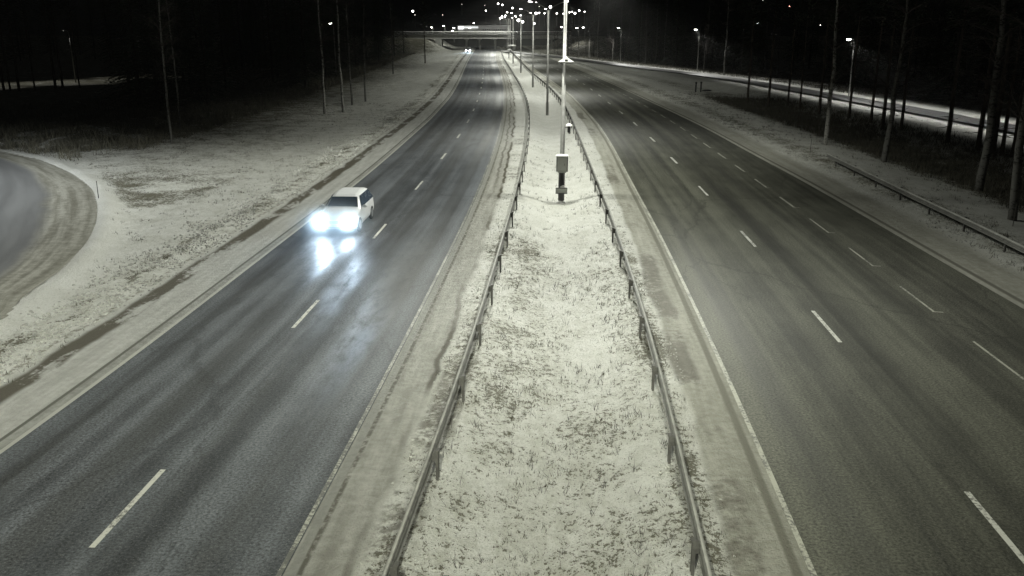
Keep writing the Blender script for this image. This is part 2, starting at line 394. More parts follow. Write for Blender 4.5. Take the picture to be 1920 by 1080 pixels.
ROWS = np.concatenate([np.arange(-100, 8, 6.0), np.arange(8, 60, .22), np.arange(60, 120, .6), np.arange(120, 480, 2.5)])
def sheet(name, cols, zf, mat, attrs, rows=ROWS, smooth=True):
    """cols: list of (function of y, subdivisions to the next); a road-following grid"""
    edges = np.stack([np.broadcast_to(c(rows), rows.shape) for c, _ in cols], 1)
    parts = []
    for i in range(len(cols)-1):
        n = cols[i][1]; t = np.linspace(0, 1, n+1)[:-1] if i < len(cols)-2 else np.linspace(0, 1, n+1)
        parts.append(edges[:, i:i+1]*(1-t) + edges[:, i+1:i+2]*t)
    X = np.concatenate(parts, 1); Yg = np.broadcast_to(rows[:, None], X.shape)
    Z = zf(X, Yg); R, Cn = X.shape
    co = np.stack([X, Yg, Z], -1).reshape(-1, 3)
    idx = np.arange(R*Cn).reshape(R, Cn)
    f = np.stack([idx[:-1,:-1], idx[:-1,1:], idx[1:,1:], idx[1:,:-1]], -1).reshape(-1, 4)
    me = bpy.data.meshes.new(name)
    me.vertices.add(len(co)); me.vertices.foreach_set('co', co.astype(np.float32).ravel())
    me.loops.add(f.size); me.loops.foreach_set('vertex_index', f.astype(np.int32).ravel())
    me.polygons.add(len(f)); me.polygons.foreach_set('loop_start', np.arange(0, f.size, 4, dtype=np.int32))
    me.polygons.foreach_set('use_smooth', np.ones(len(f), bool))
    me.update(calc_edges=True)
    for nm, fn in attrs.items():
        a = me.attributes.new(nm, 'FLOAT', 'POINT'); a.data.foreach_set('value', np.asarray(fn(X, Yg), np.float32).ravel())
    me.materials.append(mat)
    o = link(bpy.data.objects.new(name, me)); tag(o, kind='structure'); return o
def ss(v, a, b): 
    t = np.clip((v-a)/(b-a), 0, 1); return t*t*(3-2*t)

# ramp loop on the left, outlined on the ground
RAMP_PX = [(-420,640),(-200,640),(0,601),(40,560),(107,512),(140,480),(165,450),(180,415),(182,385),(172,355),(135,326),(75,300),(0,284),(-150,272),(-420,268)]
RAMP = np.array([[G(*p).x, G(*p).y] for p in RAMP_PX])
def ramp_dist(X, Y):
    """signed distance to the ramp outline, negative inside"""
    d = np.full(X.shape, 1e9); ins = np.zeros(X.shape, bool); n = len(RAMP)
    for i in range(n):
        a = RAMP[i]; b = RAMP[(i+1) % n]; ex, ey = b-a
        t = np.clip(((X-a[0])*ex+(Y-a[1])*ey)/(ex*ex+ey*ey), 0, 1)
        d = np.minimum(d, np.hypot(X-a[0]-t*ex, Y-a[1]-t*ey))
        c = ((a[1] > Y) != (b[1] > Y)) & (X < (b[0]-a[0])*(Y-a[1])/(b[1]-a[1]+1e-12)+a[0]); ins ^= c
    return np.where(ins, -d, d)

def z_left(X, Y):
    off = LL(Y)-X; rd = ramp_dist(X, Y)
    z = .03*ss(off, 0, .5) - .25*ss(off, 3, 9) + .20*ss(off, 10, 20)
    z = z + .10*(fbm(X*1.1, Y*1.1)-.5)*ss(off, 2.3, 4) + .05*(fbm(X*4, Y*4, 3)-.5)*ss(off, 2.2, 3.2)
    z = z + .6*(fbm(X*.12, Y*.12, 3)-.5)*ss(off, 12, 30)
    far = ss(Y, 64, 78)*ss(off, 20, 26)
    z = z + far*.5*(fbm(X*.5, Y*.5)-.2)
    z = z + .75*np.maximum(0, fbm(X*.45+5, Y*.45, 4)-.42)*ss(Y, 62, 70)*(1-ss(Y, 95, 120))*ss(off, 21, 27)*2
    z = z + .16*(fbm(X*3.1, Y*3.1, 3)-.3)*np.exp(-((off-3.7)/.55)**2)
    flat = ss(rd, .1, 2.0); z = z*flat
    z = np.where(rd < 0, -.05, z) + .10*np.exp(-((rd-.5)/.35)**2)*(.6+.8*fbm(X*2, Y*2))
    # embankment up to the overpass
    z = z + 4.2*ss(Y, 318, 345)*ss(off, 8, 20)
    return z
def grass_left(X, Y):
    off = LL(Y)-X; rd = ramp_dist(X, Y)
    g = .62 + .50*np.exp(-((off-3.8)/.7)**2)*ss(fbm(X*1.5, Y*1.2, 3), .38, .62) + .25*ss(off, 5, 16)*ss(Y, 30, 90) 
    g = g + .5*ss(off, 17, 24)*ss(Y, 62, 74)*ss(fbm(X*.35+11, Y*.35), .35, .55) + .45*ss(off, 11, 24)*ss(Y, 58, 90)  # extra grass towards the trees also stands in for fading lamp light
    g = g + .55*np.exp(-((Y-50)/6)**2)*ss(off,7,10)*(1-ss(off,17,20))*ss(fbm(X*.25+3, Y*.25), .38, .58)
    g = np.where(off < 2.2, 0, g)*ss(rd, .5, 1.6)
    return np.clip(g, 0, 1.4)
def z_med(X, Y):
    a = X-RAIL_L(Y); b = RAIL_R(Y)-X; w = a+b; t = np.clip(a/w, 0, 1)
    ins = (a > 0) & (b > 0)
    z = np.where(ins, -.42*np.sin(np.pi*t)**1.3, 0.0)
    dl = X-LR(Y); dr = RL(Y)-X
    rough = ss(np.minimum(dl, dr), 1.2, 1.9)
    z = z + .10*(fbm(X*.55+7, Y*.4, 3)-.5)*rough + rough*(.09*(fbm(X*1.3, Y*1.3)-.5) + .12*(fbm(X*4.5, Y*4.5, 3)-.5)) + .03*ss(np.minimum(dl, dr), 0, .3)
    z = z - .03*np.exp(-((dl-1.1)/.12)**2)*ss(fbm(X*0+2, Y*.12), .4, .6)
    return z
def grass_med(X, Y):
    dl = X-LR(Y); dr = RL(Y)-X; a = X-RAIL_L(Y); b = RAIL_R(Y)-X
    g = .72 + .22*np.exp(-((a-.9)/.7)**2) + .22*np.exp(-((b+.5)/.5)**2) + .18*np.exp(-((a+.3)/.3)**2)
    g = g*(1-.55*ss(Y, 34, 44))*(1-.6*ss(Y, 60, 110))*(.75+.6*fbm(X*.5, Y*.25))
    g = g*ss(np.minimum(dl, dr), 1.0, 1.5)
    return np.clip(g, 0, 1.4)
def z_right(X, Y):
    off = X-RR(Y); pd = X-PATH(Y)
    z = .03*ss(off, 0, .4) - .55*ss(off, 4, 14)*(1-ss(pd, -6, -2)) + .10*(fbm(X*1.1, Y*1.1)-.5)*ss(off, 2, 4) + .05*(fbm(X*4, Y*4, 3)-.5)*ss(off, 1.8, 3)
    z = z + .22*ss(off, 16, 26)*(fbm(X*.4, Y*.4)-.3)*(1-ss(pd, -5, -2))
    z = z + .25*np.exp(-((pd-4.4)/1.6)**2) + .1*(fbm(X*.9, Y*.9)-.5)*ss(pd, 2.5, 4)
    z = z + .8*(fbm(X*.07, Y*.07)-.3)*ss(pd, 9, 25)
    return z + 4.0*ss(Y, 318, 345)*ss(off, 10, 22)
def grass_right(X, Y):
    off = X-RR(Y); pd = X-PATH(Y)
    g = .50 + .55*np.exp(-((off-4.2)/1.3)**2) + 1.25*ss(off, 7, 12)*(1-ss(Y, 95, 130))*(1-ss(pd, -14, -7)) + .5*ss(off, 5, 12)*ss(Y, 70, 110)*(1-ss(pd, -9, -5))
    g = np.where(off < 1.5, 0, g)
    g = g*(1-ss(pd, -4, -2)) + .25*ss(pd, -3, -1)*(1-ss(pd, 5, 8)) + 1.2*ss(pd, 6, 10)
    return np.clip(g, 0, 1.4)

sheet('left_verge', [(lambda y: LL(y)-420, 24), (lambda y: LL(y)-70, 60), (lambda y: LL(y)-28, 110), (lambda y: LL(y)-2.4, 14), (LL, 1)][:], z_left, mat_left_verge(),
      {'off': lambda X, Y: LL(Y)-X, 'sta': lambda X, Y: Y, 'grass': grass_left})
sheet('median', [(LR, 16), (RAIL_L, 46), (RAIL_R, 16), (RL, 1)], z_med, mat_median(),
      {'dl': lambda X, Y: X-LR(Y), 'dr': lambda X, Y: RL(Y)-X, 'sta': lambda X, Y: Y, 'grass': grass_med})
sheet('right_verge', [(RR, 14), (lambda y: RR(y)+2.4, 70), (lambda y: np.maximum(RR(y)+18, np.minimum(PATH(y)-8, RR(y)+26)), 40), (lambda y: np.maximum(PATH(y), RR(y)+19)+10, 30), (lambda y: np.maximum(PATH(y), RR(y)+19)+420, 1)], z_right, mat_right_verge(),
      {'off': lambda X, Y: X-RR(Y), 'sta': lambda X, Y: Y, 'grass': grass_right})
A_L = mat_asphalt('asphalt_left', [1.85, 5.55], 1.0, 1.0, ((5.95, 19.0, 37.0, .25, 1.0), (2.0, 24.0, 37.0, .75, .7), (4.3, 22.0, 36.0, .15, .55)), (.93, 1.0, 1.09))
A_R = mat_asphalt('asphalt_right', [1.85, 5.55], .74, 11.0, (), (1.0, 1.01, .80))
flat0 = lambda X, Y: np.zeros(X.shape)
left_road = sheet('left_carriageway', [(LL, 6), (LR, 1)], flat0, A_L, {'off': lambda X, Y: X-LL(Y), 'sta': lambda X, Y: Y})
right_road = sheet('right_carriageway', [(RL, 8), (RR, 1)], flat0, A_R, {'off': lambda X, Y: X-RL(Y), 'sta': lambda X, Y: Y})
path_mat = mat_asphalt('path_asphalt', [1.5], .8, 21.0)
prow = np.arange(-20, 420, 3.0)
sheet('path', [(lambda y: PATH(y)-.2, 3), (lambda y: PATH(y)+2.8, 1)], lambda X, Y: z_right(X, Y)+.22, path_mat, {'off': lambda X, Y: X-PATH(Y), 'sta': lambda X, Y: Y}, rows=prow)

# ramp surface: polygon filled as a fan of rings following the outline
def build_ramp():
    pts = RAMP; c = np.array([G(-420,430).x, G(-420,430).y])
    rings = []; n = len(pts)
    dense = []
    for i in range(n-1):
        p0, p1, p2, p3 = pts[max(i-1,0)], pts[i], pts[i+1], pts[min(i+2,n-1)]
        for t in np.linspace(0, 1, 9)[:-1]:
            dense.append(.5*((2*p1)+(-p0+p2)*t+(2*p0-5*p1+4*p2-p3)*t*t+(-p0+3*p1-3*p2+p3)*t**3))
    dense.append(pts[-1]); dense = np.array(dense)
    dd = np.r_[0, np.cumsum(np.hypot(*(dense[1:]-dense[:-1]).T))]
    vs = []; off = []; sta = []
    K = 24
    for k in range(K+1):
        s_ = (k/K)**1.3
        for j, p in enumerate(dense):
            q = p*(1-s_*.98)+c*s_*.98; vs.append((q[0], q[1], .012)); off.append(float(np.hypot(*(q-p)))); sta.append(dd[j])
    m = len(dense); fs = [(k*m+j, (k)*m+j+1, (k+1)*m+j+1, (k+1)*m+j) for k in range(K) for j in range(m-1)]
    k = NT('ramp_surface'); o = k.attr('off'); st = k.attr('sta'); P = k.pos()
    stn = k.math('ADD', k.math('MULTIPLY', k.noise(k.comb(k.math('MULTIPLY', o, 2.2), k.math('MULTIPLY', st, .13)), 1.0, 5), .6), k.math('MULTIPLY', k.noise(P, 2.6, 5, .7), .4))
    edge = k.mix(k.step(stn, .35, .65), (.15,.145,.115), (.36,.355,.31))
    asp = k.mix(k.step(k.noise(k.comb(k.math('MULTIPLY', o, .6), k.math('MULTIPLY', st, .05)), 1, 3), .3, .7), (.11,.112,.112), (.175,.178,.178))
    w = k.math('MULTIPLY_ADD', k.noise(k.comb(0, st), .15, 2), 1.0, -.5)
    col = k.mix(k.step(k.math('ADD', o, w), 1.9, 2.9), edge, asp)
    g = k.noise(P, 18, 4, .7); k.bump(g, .4, .02)
    sc = k.n('ShaderNodeVectorMath', operation='SCALE'); k.set(sc.inputs[0], col); k.set(sc.inputs['Scale'], k.math('MULTIPLY_ADD', g, .7, .65))
    mat = k.out(sc.outputs[0], .6)
    o_ = mesh_obj('ramp', vs, fs, mat)
    for nm, arr in (('off', off), ('sta', sta)):
        a = o_.data.attributes.new(nm, 'FLOAT', 'POINT'); a.data.foreach_set('value', np.array(arr, np.float32))
    tag(o_, kind='structure')
build_ramp()

# lowest sheet out to the horizon and the wooded hill with the town
gx = [-2500, 2500]
ground = mesh_obj('ground', [(-2500,-800,-3),(2500,-800,-3),(2500,2600,-3),(-2500,2600,-3)], [(0,1,2,3)], M['forest_floor']); tag(ground, kind='structure')
def hill_z(X, Y):
    X = np.asarray(X, float); Y = np.asarray(Y, float)
    return -2.5 + 7.0*ss(Y, 388, 424) + 58*ss(Y, 455, 1150) + 10*(fbm(X*.01, Y*.01)-.5)*ss(Y, 470, 700)
hx = np.linspace(-900, 900, 91); hy = np.r_[np.linspace(384, 440, 15), np.linspace(452, 1400, 80)]
HX, HY = np.meshgrid(hx, hy); HZ = hill_z(HX, HY)
hid = np.arange(HX.size).reshape(HX.shape)
o = mesh_obj('hills', np.stack([HX, HY, HZ], -1).reshape(-1, 3).tolist(), np.stack([hid[:-1,:-1], hid[:-1,1:], hid[1:,1:], hid[1:,:-1]], -1).reshape(-1, 4).tolist(), M['hill'], smooth=True); tag(o, kind='structure')

# ---------------------------------------------------------------- road markings (parts of the roads)
def stripe(mb, c, ya, yb, w, shift=0.0, z=.005, step=3.0):
    n = max(1, int(abs(yb-ya)/step)); vs = []
    for i in range(n+1):
        y = ya+(yb-ya)*i/n; t = tangent(c, y); nx = Vector((t.y, -t.x)); p = Vector((float(c(y))+shift, y))
        for s_ in (-.5, .5):
            q = p+nx*w*s_; vs.append((q.x, q.y, z))
    mb.add(vs, [(2*i, 2*i+1, 2*i+3, 2*i+2) for i in range(n)])
y0 = G(170,1027).y
for i in range(-2, 28):
    mb = MB(); a = y0+11.97*i; stripe(mb, LD, a, a+2.9, .115 if a < 60 else .15); mb.build('lane_dash', M['paint'], left_road)
yf = G(1815,922).y
for i in range(-2, 28):
    mb = MB(); b = yf+11.7*i; stripe(mb, RD, b-3.0, b, .12 if b < 60 else .16); mb.build('lane_dash', M['paint'], right_road)
yf = G(1822,640).y
for i in range(-2, 34):
    mb = MB(); b = yf+5.74*i; stripe(mb, RE, b-2.9, b, .075 if b < 45 else .11)
    x = float(RE(b-2.9)); mb.add([(x-.05,b-2.96,.005),(x+.28,b-3.02,.005),(x+.28,b-2.96,.005),(x-.05,b-2.89,.005)], [(0,1,2,3)])
    mb.build('exit_dash', M['paint_worn'], right_road)
mb = MB(); stripe(mb, RL, -30, 330, .11, .06); mb.build('edge_line', M['paint_worn'], right_road)
mb = MB(); stripe(mb, LR, -30, 330, .09, -.07); mb.build('edge_line', M['paint_buried'], left_road)
# expansion joints across both roads near the cabinet pole
# ---------------------------------------------------------------- guard rails
def guard_rail(label, c, ya, yb, side, phase, spacing, zf=None, zbase=0.0, cat='guard rail'):
    """side: +1 posts stand to the right of the beam"""
    root = empty('guard_rail', (float(c(ya)), ya, zbase)); tag(root, label, cat, 'steel guard rails')
    org = Vector(root.location)
    prof = [(-.005,.70),(-.06,.675),(-.095,.65),(-.095,.605),(-.012,.578),(-.012,.522),(-.095,.495),(-.095,.45),(-.06,.425),(-.005,.40)]
    ys = list(np.arange(ya, min(yb, 60), 2.0)) + list(np.arange(max(60, ya), yb, 4.0)) + [yb]
    def sweep(prof, name, mat, closed=False, th=0.0):
        vs = []; n = len(prof)
        for y in ys:
            t = tangent(c, y); nx = Vector((t.y, -t.x, 0))*side; p = Vector((float(c(y)), y, zbase))
            for a, h in prof: vs.append(p + nx*(a-.06) + Vector((0,0,h)) - org)
        fs = []
        for i in range(len(ys)-1):
            for k in range(n if closed else n-1): fs.append((i*n+k, i*n+(k+1)%n, (i+1)*n+(k+1)%n, (i+1)*n+k))
        return mesh_obj(name, vs, fs, mat, root)
    inner = [(a+.006, h) for a, h in reversed(prof)]
    sweep(prof+inner, 'beam', M['rail'], True)
    sweep([(-.088,.66),(-.078,.685),(-.05,.706),(-.028,.708),(-.018,.702),(-.05,.668)], 'snow_cap', M['rail_snow'], True)
    mb = MB()
    for s_, d in ((0,(.012,.11,.78)),(-1,(.05,.008,.78)),(1,(.05,.008,.78))): mb.box((0 if s_==0 else .03, s_*.057, .29), d)
    mb.box((-.04, 0, .56), (.07, .09, .20))
    mb.box((.035, 0, .69), (.09, .13, .03))
    proto = None
    y = phase
    cnt = 0
    while y < yb-.5 and cnt < 98:
        if y > ya+.2:
            t = tangent(c, y); ang = math.atan2(t.y, t.x)-math.pi/2 + (0 if side > 0 else math.pi)
            p = Vector((float(c(y)), y, zbase))-org
            if proto is None: po = mb.build('post', M['rail_dark'], root); proto = po
            else: po = proto.copy(); COL.objects.link(po); po.parent = root
            po.location = p; po.rotation_euler = (0, 0, ang); cnt += 1
        y += spacing
    return root
guard_rail('steel guard rail along the left edge of the snowy median, beside the white car\'s carriageway', RAIL_L, 4.0, 345, 1, G(827,898).y-8*1.0, 3.97)
guard_rail('steel guard rail along the right edge of the snowy median, right of the cabinet pole', RAIL_R, 4.0, 345, -1, G(1253,868).y-8, 3.97)
RAIL_V = curve([(1552,306),(1599,331),(1640,351),(1686,375),(1741,404),(1805,434),(1882,474),(1990,531)], s=3)
guard_rail('snow-dusted guard rail on the dark right-hand verge, starting beside the exit lane', RAIL_V, 22, float(G(1552,306).y), 1, G(1882,474).y-11.4, 3.8)

# ---------------------------------------------------------------- street lamps of the median
def add_light(name, loc, power, col, parent, size=2.75, blend=.55, aim=(0,0,-1), r=.12):
    ld = bpy.data.lights.new(name, 'SPOT'); ld.energy = power; ld.color = col; ld.spot_size = size; ld.spot_blend = blend; ld.shadow_soft_size = r
    o = bpy.data.objects.new(name, ld); COL.objects.link(o); o.parent = parent; o.location = loc
    o.rotation_euler = Vector(aim).to_track_quat('-Z', 'Y').to_euler(); return o
def road_light(name, loc, power, col, parent, shy=0.0, pw=2.15, side=1, cut=(.235,.50)):
    """road luminaire: batwing distribution (even light along the road), cut off towards the horizon; shy > 0 holds light back on its +x side"""
    ld = bpy.data.lights.new(name, 'POINT'); ld.energy = power; ld.color = col; ld.shadow_soft_size = .11; ld.use_nodes = True
    t = ld.node_tree; em = t.nodes['Emission']
    tc = t.nodes.new('ShaderNodeTexCoord'); sp = t.nodes.new('ShaderNodeSeparateXYZ'); t.links.new(tc.outputs['Normal'], sp.inputs[0])
    def mth(op, a, b=None):
        n = t.nodes.new('ShaderNodeMath'); n.operation = op
        for k, v in ((0, a), (1, b)):
            if v is None: continue
            if isinstance(v, bpy.types.NodeSocket): t.links.new(v, n.inputs[k])
            else: n.inputs[k].default_value = v
        return n.outputs[0]
    def stp(v, lo, hi, a, b):
        n = t.nodes.new('ShaderNodeMapRange'); n.interpolation_type = 'SMOOTHSTEP'; t.links.new(v, n.inputs[0])
        for k, x in zip((1,2,3,4), (lo, hi, a, b)): n.inputs[k].default_value = x
        return n.outputs[0]
    c = mth('MULTIPLY', sp.outputs[2], LZ)
    f = mth('DIVIDE', 1.0, mth('POWER', mth('MAXIMUM', c, .2), pw))
    f = mth('MULTIPLY', f, stp(c, cut[0], cut[1], 0, 1))
    if shy: f = mth('MULTIPLY', f, stp(mth('MULTIPLY', sp.outputs[0], LX*side), -.62, -.12, .06, 1))
    if shy: f = mth('MULTIPLY', f, stp(mth('MULTIPLY', sp.outputs[0], LX*(1 if shy > 0 else -1)), .35, .85, 1, 1-abs(shy)))
    t.links.new(f, em.inputs['Strength'])
    o = bpy.data.objects.new(name, ld); COL.objects.link(o); o.parent = parent; o.location = loc; return o
def path_light(name, loc, power, col, parent, rz, near=.62, far=.50):
    """footpath luminaire: long along the path (its y), narrow across it"""
    o = road_light(name, loc, power, col, parent, 0.0, 2.4, 1, (.10,.24)); o.rotation_euler = (0, 0, rz)
    t = o.data.node_tree; em = t.nodes['Emission']; src = em.inputs['Strength'].links[0].from_socket
    sp = next(n for n in t.nodes if n.type == 'SEPXYZ')
    def node(op, a, b):
        n = t.nodes.new('ShaderNodeMath'); n.operation = op
        for k, v in ((0, a), (1, b)):
            if isinstance(v, bpy.types.NodeSocket): t.links.new(v, n.inputs[k])
            else: n.inputs[k].default_value = v
        return n.outputs[0]
    r = node('DIVIDE', node('MULTIPLY', sp.outputs[0], LX), node('MAXIMUM', node('MULTIPLY', sp.outputs[2], LZ), .05))
    for lo, hi, a, b in ((-near-.25, -near+.1, 0, 1), (far-.1, far+.25, 1, 0)):
        n = t.nodes.new('ShaderNodeMapRange'); n.interpolation_type = 'SMOOTHSTEP'; t.links.new(r, n.inputs[0])
        for k, x in zip((1,2,3,4), (lo, hi, a, b)): n.inputs[k].default_value = x
        src = node('MULTIPLY', src, n.outputs[0])
    t.links.new(src, em.inputs['Strength']); return o
LZ, LX = -1.0, 1.0
def lamp_head_mesh(s):
    hd = MB(); hd.ell((0,0,0), (.34,.15,.075), 14, 6, 0, .5); hd.box((0,0,-.012), (.62,.26,.022))
    hd.box((-s*.36, 0, -.005), (.16,.09,.07))
    ln = MB(); ln.ell((s*.03,0,-.02), (.19,.105,.085), 12, 5, .5, 1.0)
    return hd, ln
def street_lamp(loc, rz, label, powers=(1,1), col=LAMP_COL, lean=0.0, shy=(-.55,.90), cut=(.235,.50), group='double-armed street lamps along the median'):
    root = empty('street_lamp', loc, rz); tag(root, label, 'street lamp', group); root.rotation_euler[1] = lean
    p = MB(); p.tube([(0,0,-.5),(0,0,1.35),(0,0,1.4),(0,0,10.9)], [.16,.155,.125,.085], 12); p.build('pole', M['galv'], root, True)
    for s, pw in ((-1, powers[0]), (1, powers[1])):
        pts = []
        for i in range(9):
            u = i/8; pts.append((s*(.02+1.55*(u**1.7)), 0, 10.5+1.2*(u**.75)))
        a = MB(); a.tube(pts, [.055-.015*i/8 for i in range(9)], 8); a.build('arm', M['galv'], root, True)
        hd, ln = lamp_head_mesh(s)
        h = hd.build('lamp_head', M['galv'], root, True); h.location = (s*1.88, 0, 11.78); h.rotation_euler = (0, -s*math.radians(8), 0)
        l = ln.build('lens', M['lens'], h, True)
        if pw > 0: road_light('lamp_light', (s*1.9, 0, 11.55), LAMP_W*pw, col, root, shy[0] if s < 0 else shy[1], side=s, cut=cut)
    return root
POLES = [(1052,380),(1026,216),(999,164),(976.5,137),(962,118.5),(954,107.5),(957,99),(951,95)]
names = ['tall double-armed street lamp carrying a grey cabinet and snow-capped shelf, nearest in the median',
 'second double-armed street lamp in the median, just behind the cabinet pole', 'third double-armed street lamp, left of and beyond the second one',
 'fourth double-armed street lamp in the median, counted from the cabinet pole', 'fifth double-armed street lamp in the median, before the far bend',
 'sixth double-armed street lamp, small against the overpass', 'double-armed street lamp just right of the sixth one, before the overpass', 'farthest double-armed street lamp, added close in front of the overpass to light it']
POW = [(2.7,2.5),(1,1),(1.25,1.3),(1.3,1.3),(1.3,1.2),(1.3,1.2),(1.2,1.1),(1.3,0)]
lamps = []
for i, (px, py) in enumerate(POLES):
    zb_ = -.38 if i < 5 else -.15
    p = G(px, py, zb_); t = tangent(LR, p.y); rz = math.atan2(t.y, t.x)-math.pi/2
    lamps.append(street_lamp((p.x, p.y, zb_), rz, names[i], POW[i], lean=math.radians(.4) if i == 0 else 0, shy=(-.05,.86) if i < 1 else (-.35,.55), cut=(.03,.2) if i == 7 else (.235,.50)))  # last pole is added to light the overpass girder, with a wider beam
# the same row goes on behind the camera
mc = lambda y: .5*(float(RAIL_L(y))+float(RAIL_R(y)))
street_lamp((mc(0)+.9, 0.5, -.3), math.radians(-4), 'double-armed street lamp right beside the camera, out of the picture', (2.3,1.2), (.98,1.0,.83), shy=(-.1,.88))
street_lamp((mc(-43), -43, -.3), math.radians(-4), 'double-armed street lamp behind the camera, out of the picture', (1,1))
# fittings of the first pole
L0 = lamps[0]
cab = MB(); cab.box((0,-.30,2.20), (.60,.30,.84)); cb = cab.build('cabinet', M['cabinet'], L0)
d = MB(); d.box((0,-.459,2.21), (.50,.016,.70)); d.build('cabinet_door', simple('cabinet_door_paint', (.50,.51,.48), .5, 0, 7, .1), cb)
d = MB(); d.box((.13,-.472,2.17), (.02,.015,.10)); d.build('handle', M['dark_metal'], cb)
for s in (-1, 1):
    d = MB(); d.box((s*.288,-.459,2.20), (.045,.02,.82)); d.build('door_post', M['dark_metal'], cb)
d = MB(); d.ell((0,-.30,2.62), (.36,.21,.10), 14, 4, 0, .5); d.build('snow_cap', M['snowcap'], cb, True)
d = MB(); d.box((0,-.30,1.75), (.46,.26,.06)); d.build('cabinet_base', M['cabinet'], cb)
d = MB(); d.tube([(0,0,-.1),(0,0,1.75)], .172, 12); d.build('pole_sleeve', M['dark_metal'], L0, True)
d = MB(); d.box((0,-.20,.70), (.64,.03,.30)); pl = d.build('bracket_plate', M['cabinet'], L0)
for z in (.555, .845):
    d = MB(); d.box((0,-.205,z), (.64,.07,.035)); d.build('plate_rim', M['dark_metal'], pl)
d = MB(); d.ell((.06,-.12,.87), (.16,.12,.12), 10, 4, 0, .5); d.build('snow_cap', M['snowcap'], pl, True)
d = MB(); d.ell((0,0,0), (.30,.30,.16), 12, 4, 0, .5); d.build('base_snow', M['snowcap'], L0, True)
# shelf with a pyramid of snow
d = MB(); d.box((.09,-.12,7.50), (.78,.50,.05)); sh = d.build('sensor_shelf', M['dark_metal'], L0)
d = MB(); d.add([(x,y,z+.48) for x,y,z in [(-.32,-.39,7.05),(.50,-.39,7.05),(.50,.15,7.05),(-.32,.15,7.05),(-.05,-.25,7.24),(.19,-.25,7.25),(.17,0,7.26),(-.03,0,7.24),(.09,-.13,7.36)]], [(0,1,5,4),(1,2,6,5),(2,3,7,6),(3,0,4,7),(4,5,8),(5,6,8),(6,7,8),(7,4,8)]); d.build('snow_cap', M['rail_snow'], sh, True)
d = MB(); d.box((.10,-.42,7.61), (.16,.06,.11)); d.build('sensor', M['dark_metal'], sh)
# hooded sensor on a short arm
d = MB(); d.tube([(.06,0,4.12),(.30,-.1,4.12)], .025, 6); hb = d.build('sensor_arm', M['galv'], L0)
d = MB(); d.box((.33,-.12,4.03), (.16,.18,.34)); d.build('sensor_body', M['dark_metal'], hb)
d = MB(); d.ell((.33,-.12,4.20), (.17,.18,.13), 12, 4, 0, .5); d.build('snow_cap', M['snowcap'], hb, True)
d = MB(); d.ell((.36,-.13,3.84), (.07,.08,.07), 10, 5); d.build('sensor_dome', M['cabinet'], hb, True)
# snow lying on brackets of two far poles
for k, (zz, xx) in ((4, (4.2, -.6)), (5, (2.0, .5))):
    d = MB(); d.box((xx*.5, -.15, zz), (2.0 if k == 4 else 1.4, .35, .05)); b = d.build('bracket', M['galv'], lamps[k])
    d = MB(); d.ell((xx*.5, -.15, zz+.025), (1.1 if k == 4 else .7, .24, .34), 12, 4, 0, .5); d.build('snow_cap', M['snowcap'], b, True)

# ---------------------------------------------------------------- single lamps along the path, the ramp and the far street
def single_lamp(name, base, top_z, label, lens_mat, power, col=PATH_COL, size=2.2, arm=.9, side=-1, group=None, cat='street lamp', r=.07, lens_r=.2, aim=(0,0,-1)):
    root = empty(name, base); tag(root, label, cat, group)
    H = top_z-base[2]
    p = MB(); p.tube([(0,0,-.6),(0,0,H*.9),(side*arm*.25,0,H*.985),(side*arm,0,H)], [r*1.3,r,r*.8,r*.6], 8); p.build('pole', M['galv'], root, True)
    h = MB(); h.ell((side*(arm+.25),0,H+.01), (.36,.16,.09), 10, 4, 0, .5); h.box((side*(arm+.25),0,H), (.66,.28,.02)); hh = h.build('lamp_head', M['galv'], root, True)
    l = MB(); l.ell((side*(arm+.25),0,H-.01), (lens_r*1.3,lens_r*.8,lens_r*.8), 10, 5, .5, 1.0); l.build('lens', lens_mat, hh, True)
    if power: add_light('lamp_light', (side*(arm+.25),0,H-.35), power, col, root, size, .4, aim)
    return root
PG = 'lamps along the footpath'
for px, pyb, pyt, lab, pw in ((1307,136,55,'bright tall footpath lamp standing alone before the dark wood, above two black stakes',1700),
      (1163,118,52,'slim lit footpath lamp farther off, between the cabinet pole and the bright lone lamp',1500),
      (1550,184,73,'lit footpath lamp behind a birch trunk on the right',1500),
      (1912,252,60,'footpath lamp at the far right edge among black trunks',1700)):
    b = G(px, pyb); tp = at_y(px, pyt, b.y)
    r_ = single_lamp('path_lamp', (b.x+2.8, b.y, -.2) if px > 1500 else (b.x, b.y, -.2), tp.z, lab, M['lens'], 0, group=PG, arm=.5, lens_r=.22 if px < 1800 else .12)
    tt = tangent(PATH, b.y); path_light('lamp_light', (-.75, 0, tp.z-.15), pw*(.72 if px > 1500 else .75), PATH_COL, r_, math.atan2(tt.y, tt.x)-math.pi/2)
for px, py, lab in ((1085,52,'lit lamp on the snowy bank to the right of the cabinet pole'),(1097,51,'small lit lamp just right of the lamp on the snowy bank')):
    t_ = at_y(px, py, 335); single_lamp('path_lamp', (t_.x, 335, 2.5), t_.z, lab, M['lens'], 700 if px == 1085 else 0, group=PG, size=2.2, arm=.4, lens_r=.3)
t_ = at_y(1056, 50, 338); single_lamp('path_lamp', (t_.x, 338, 0), t_.z, 'lit lamp half hidden behind the cabinet pole, before the snowy bank', M['lens'], 500, group=PG, arm=.4, lens_r=.3)
# ramp lamp outside the frame
single_lamp('ramp_lamp', (-42, 44, 0), 10.0, 'street lamp lighting the curved ramp, outside the left edge', M['lens'], 21000, (.95,1,1), 2.7, 1.2, 1)
single_lamp('ramp_lamp', (-27, 20, 0), 10.0, 'street lamp added out of view to brighten the verge between ramp and road', M['lens'], 5500, LAMP_COL, 2.5, 1.2, 1)  # extra unseen lamp to brighten the near left verge
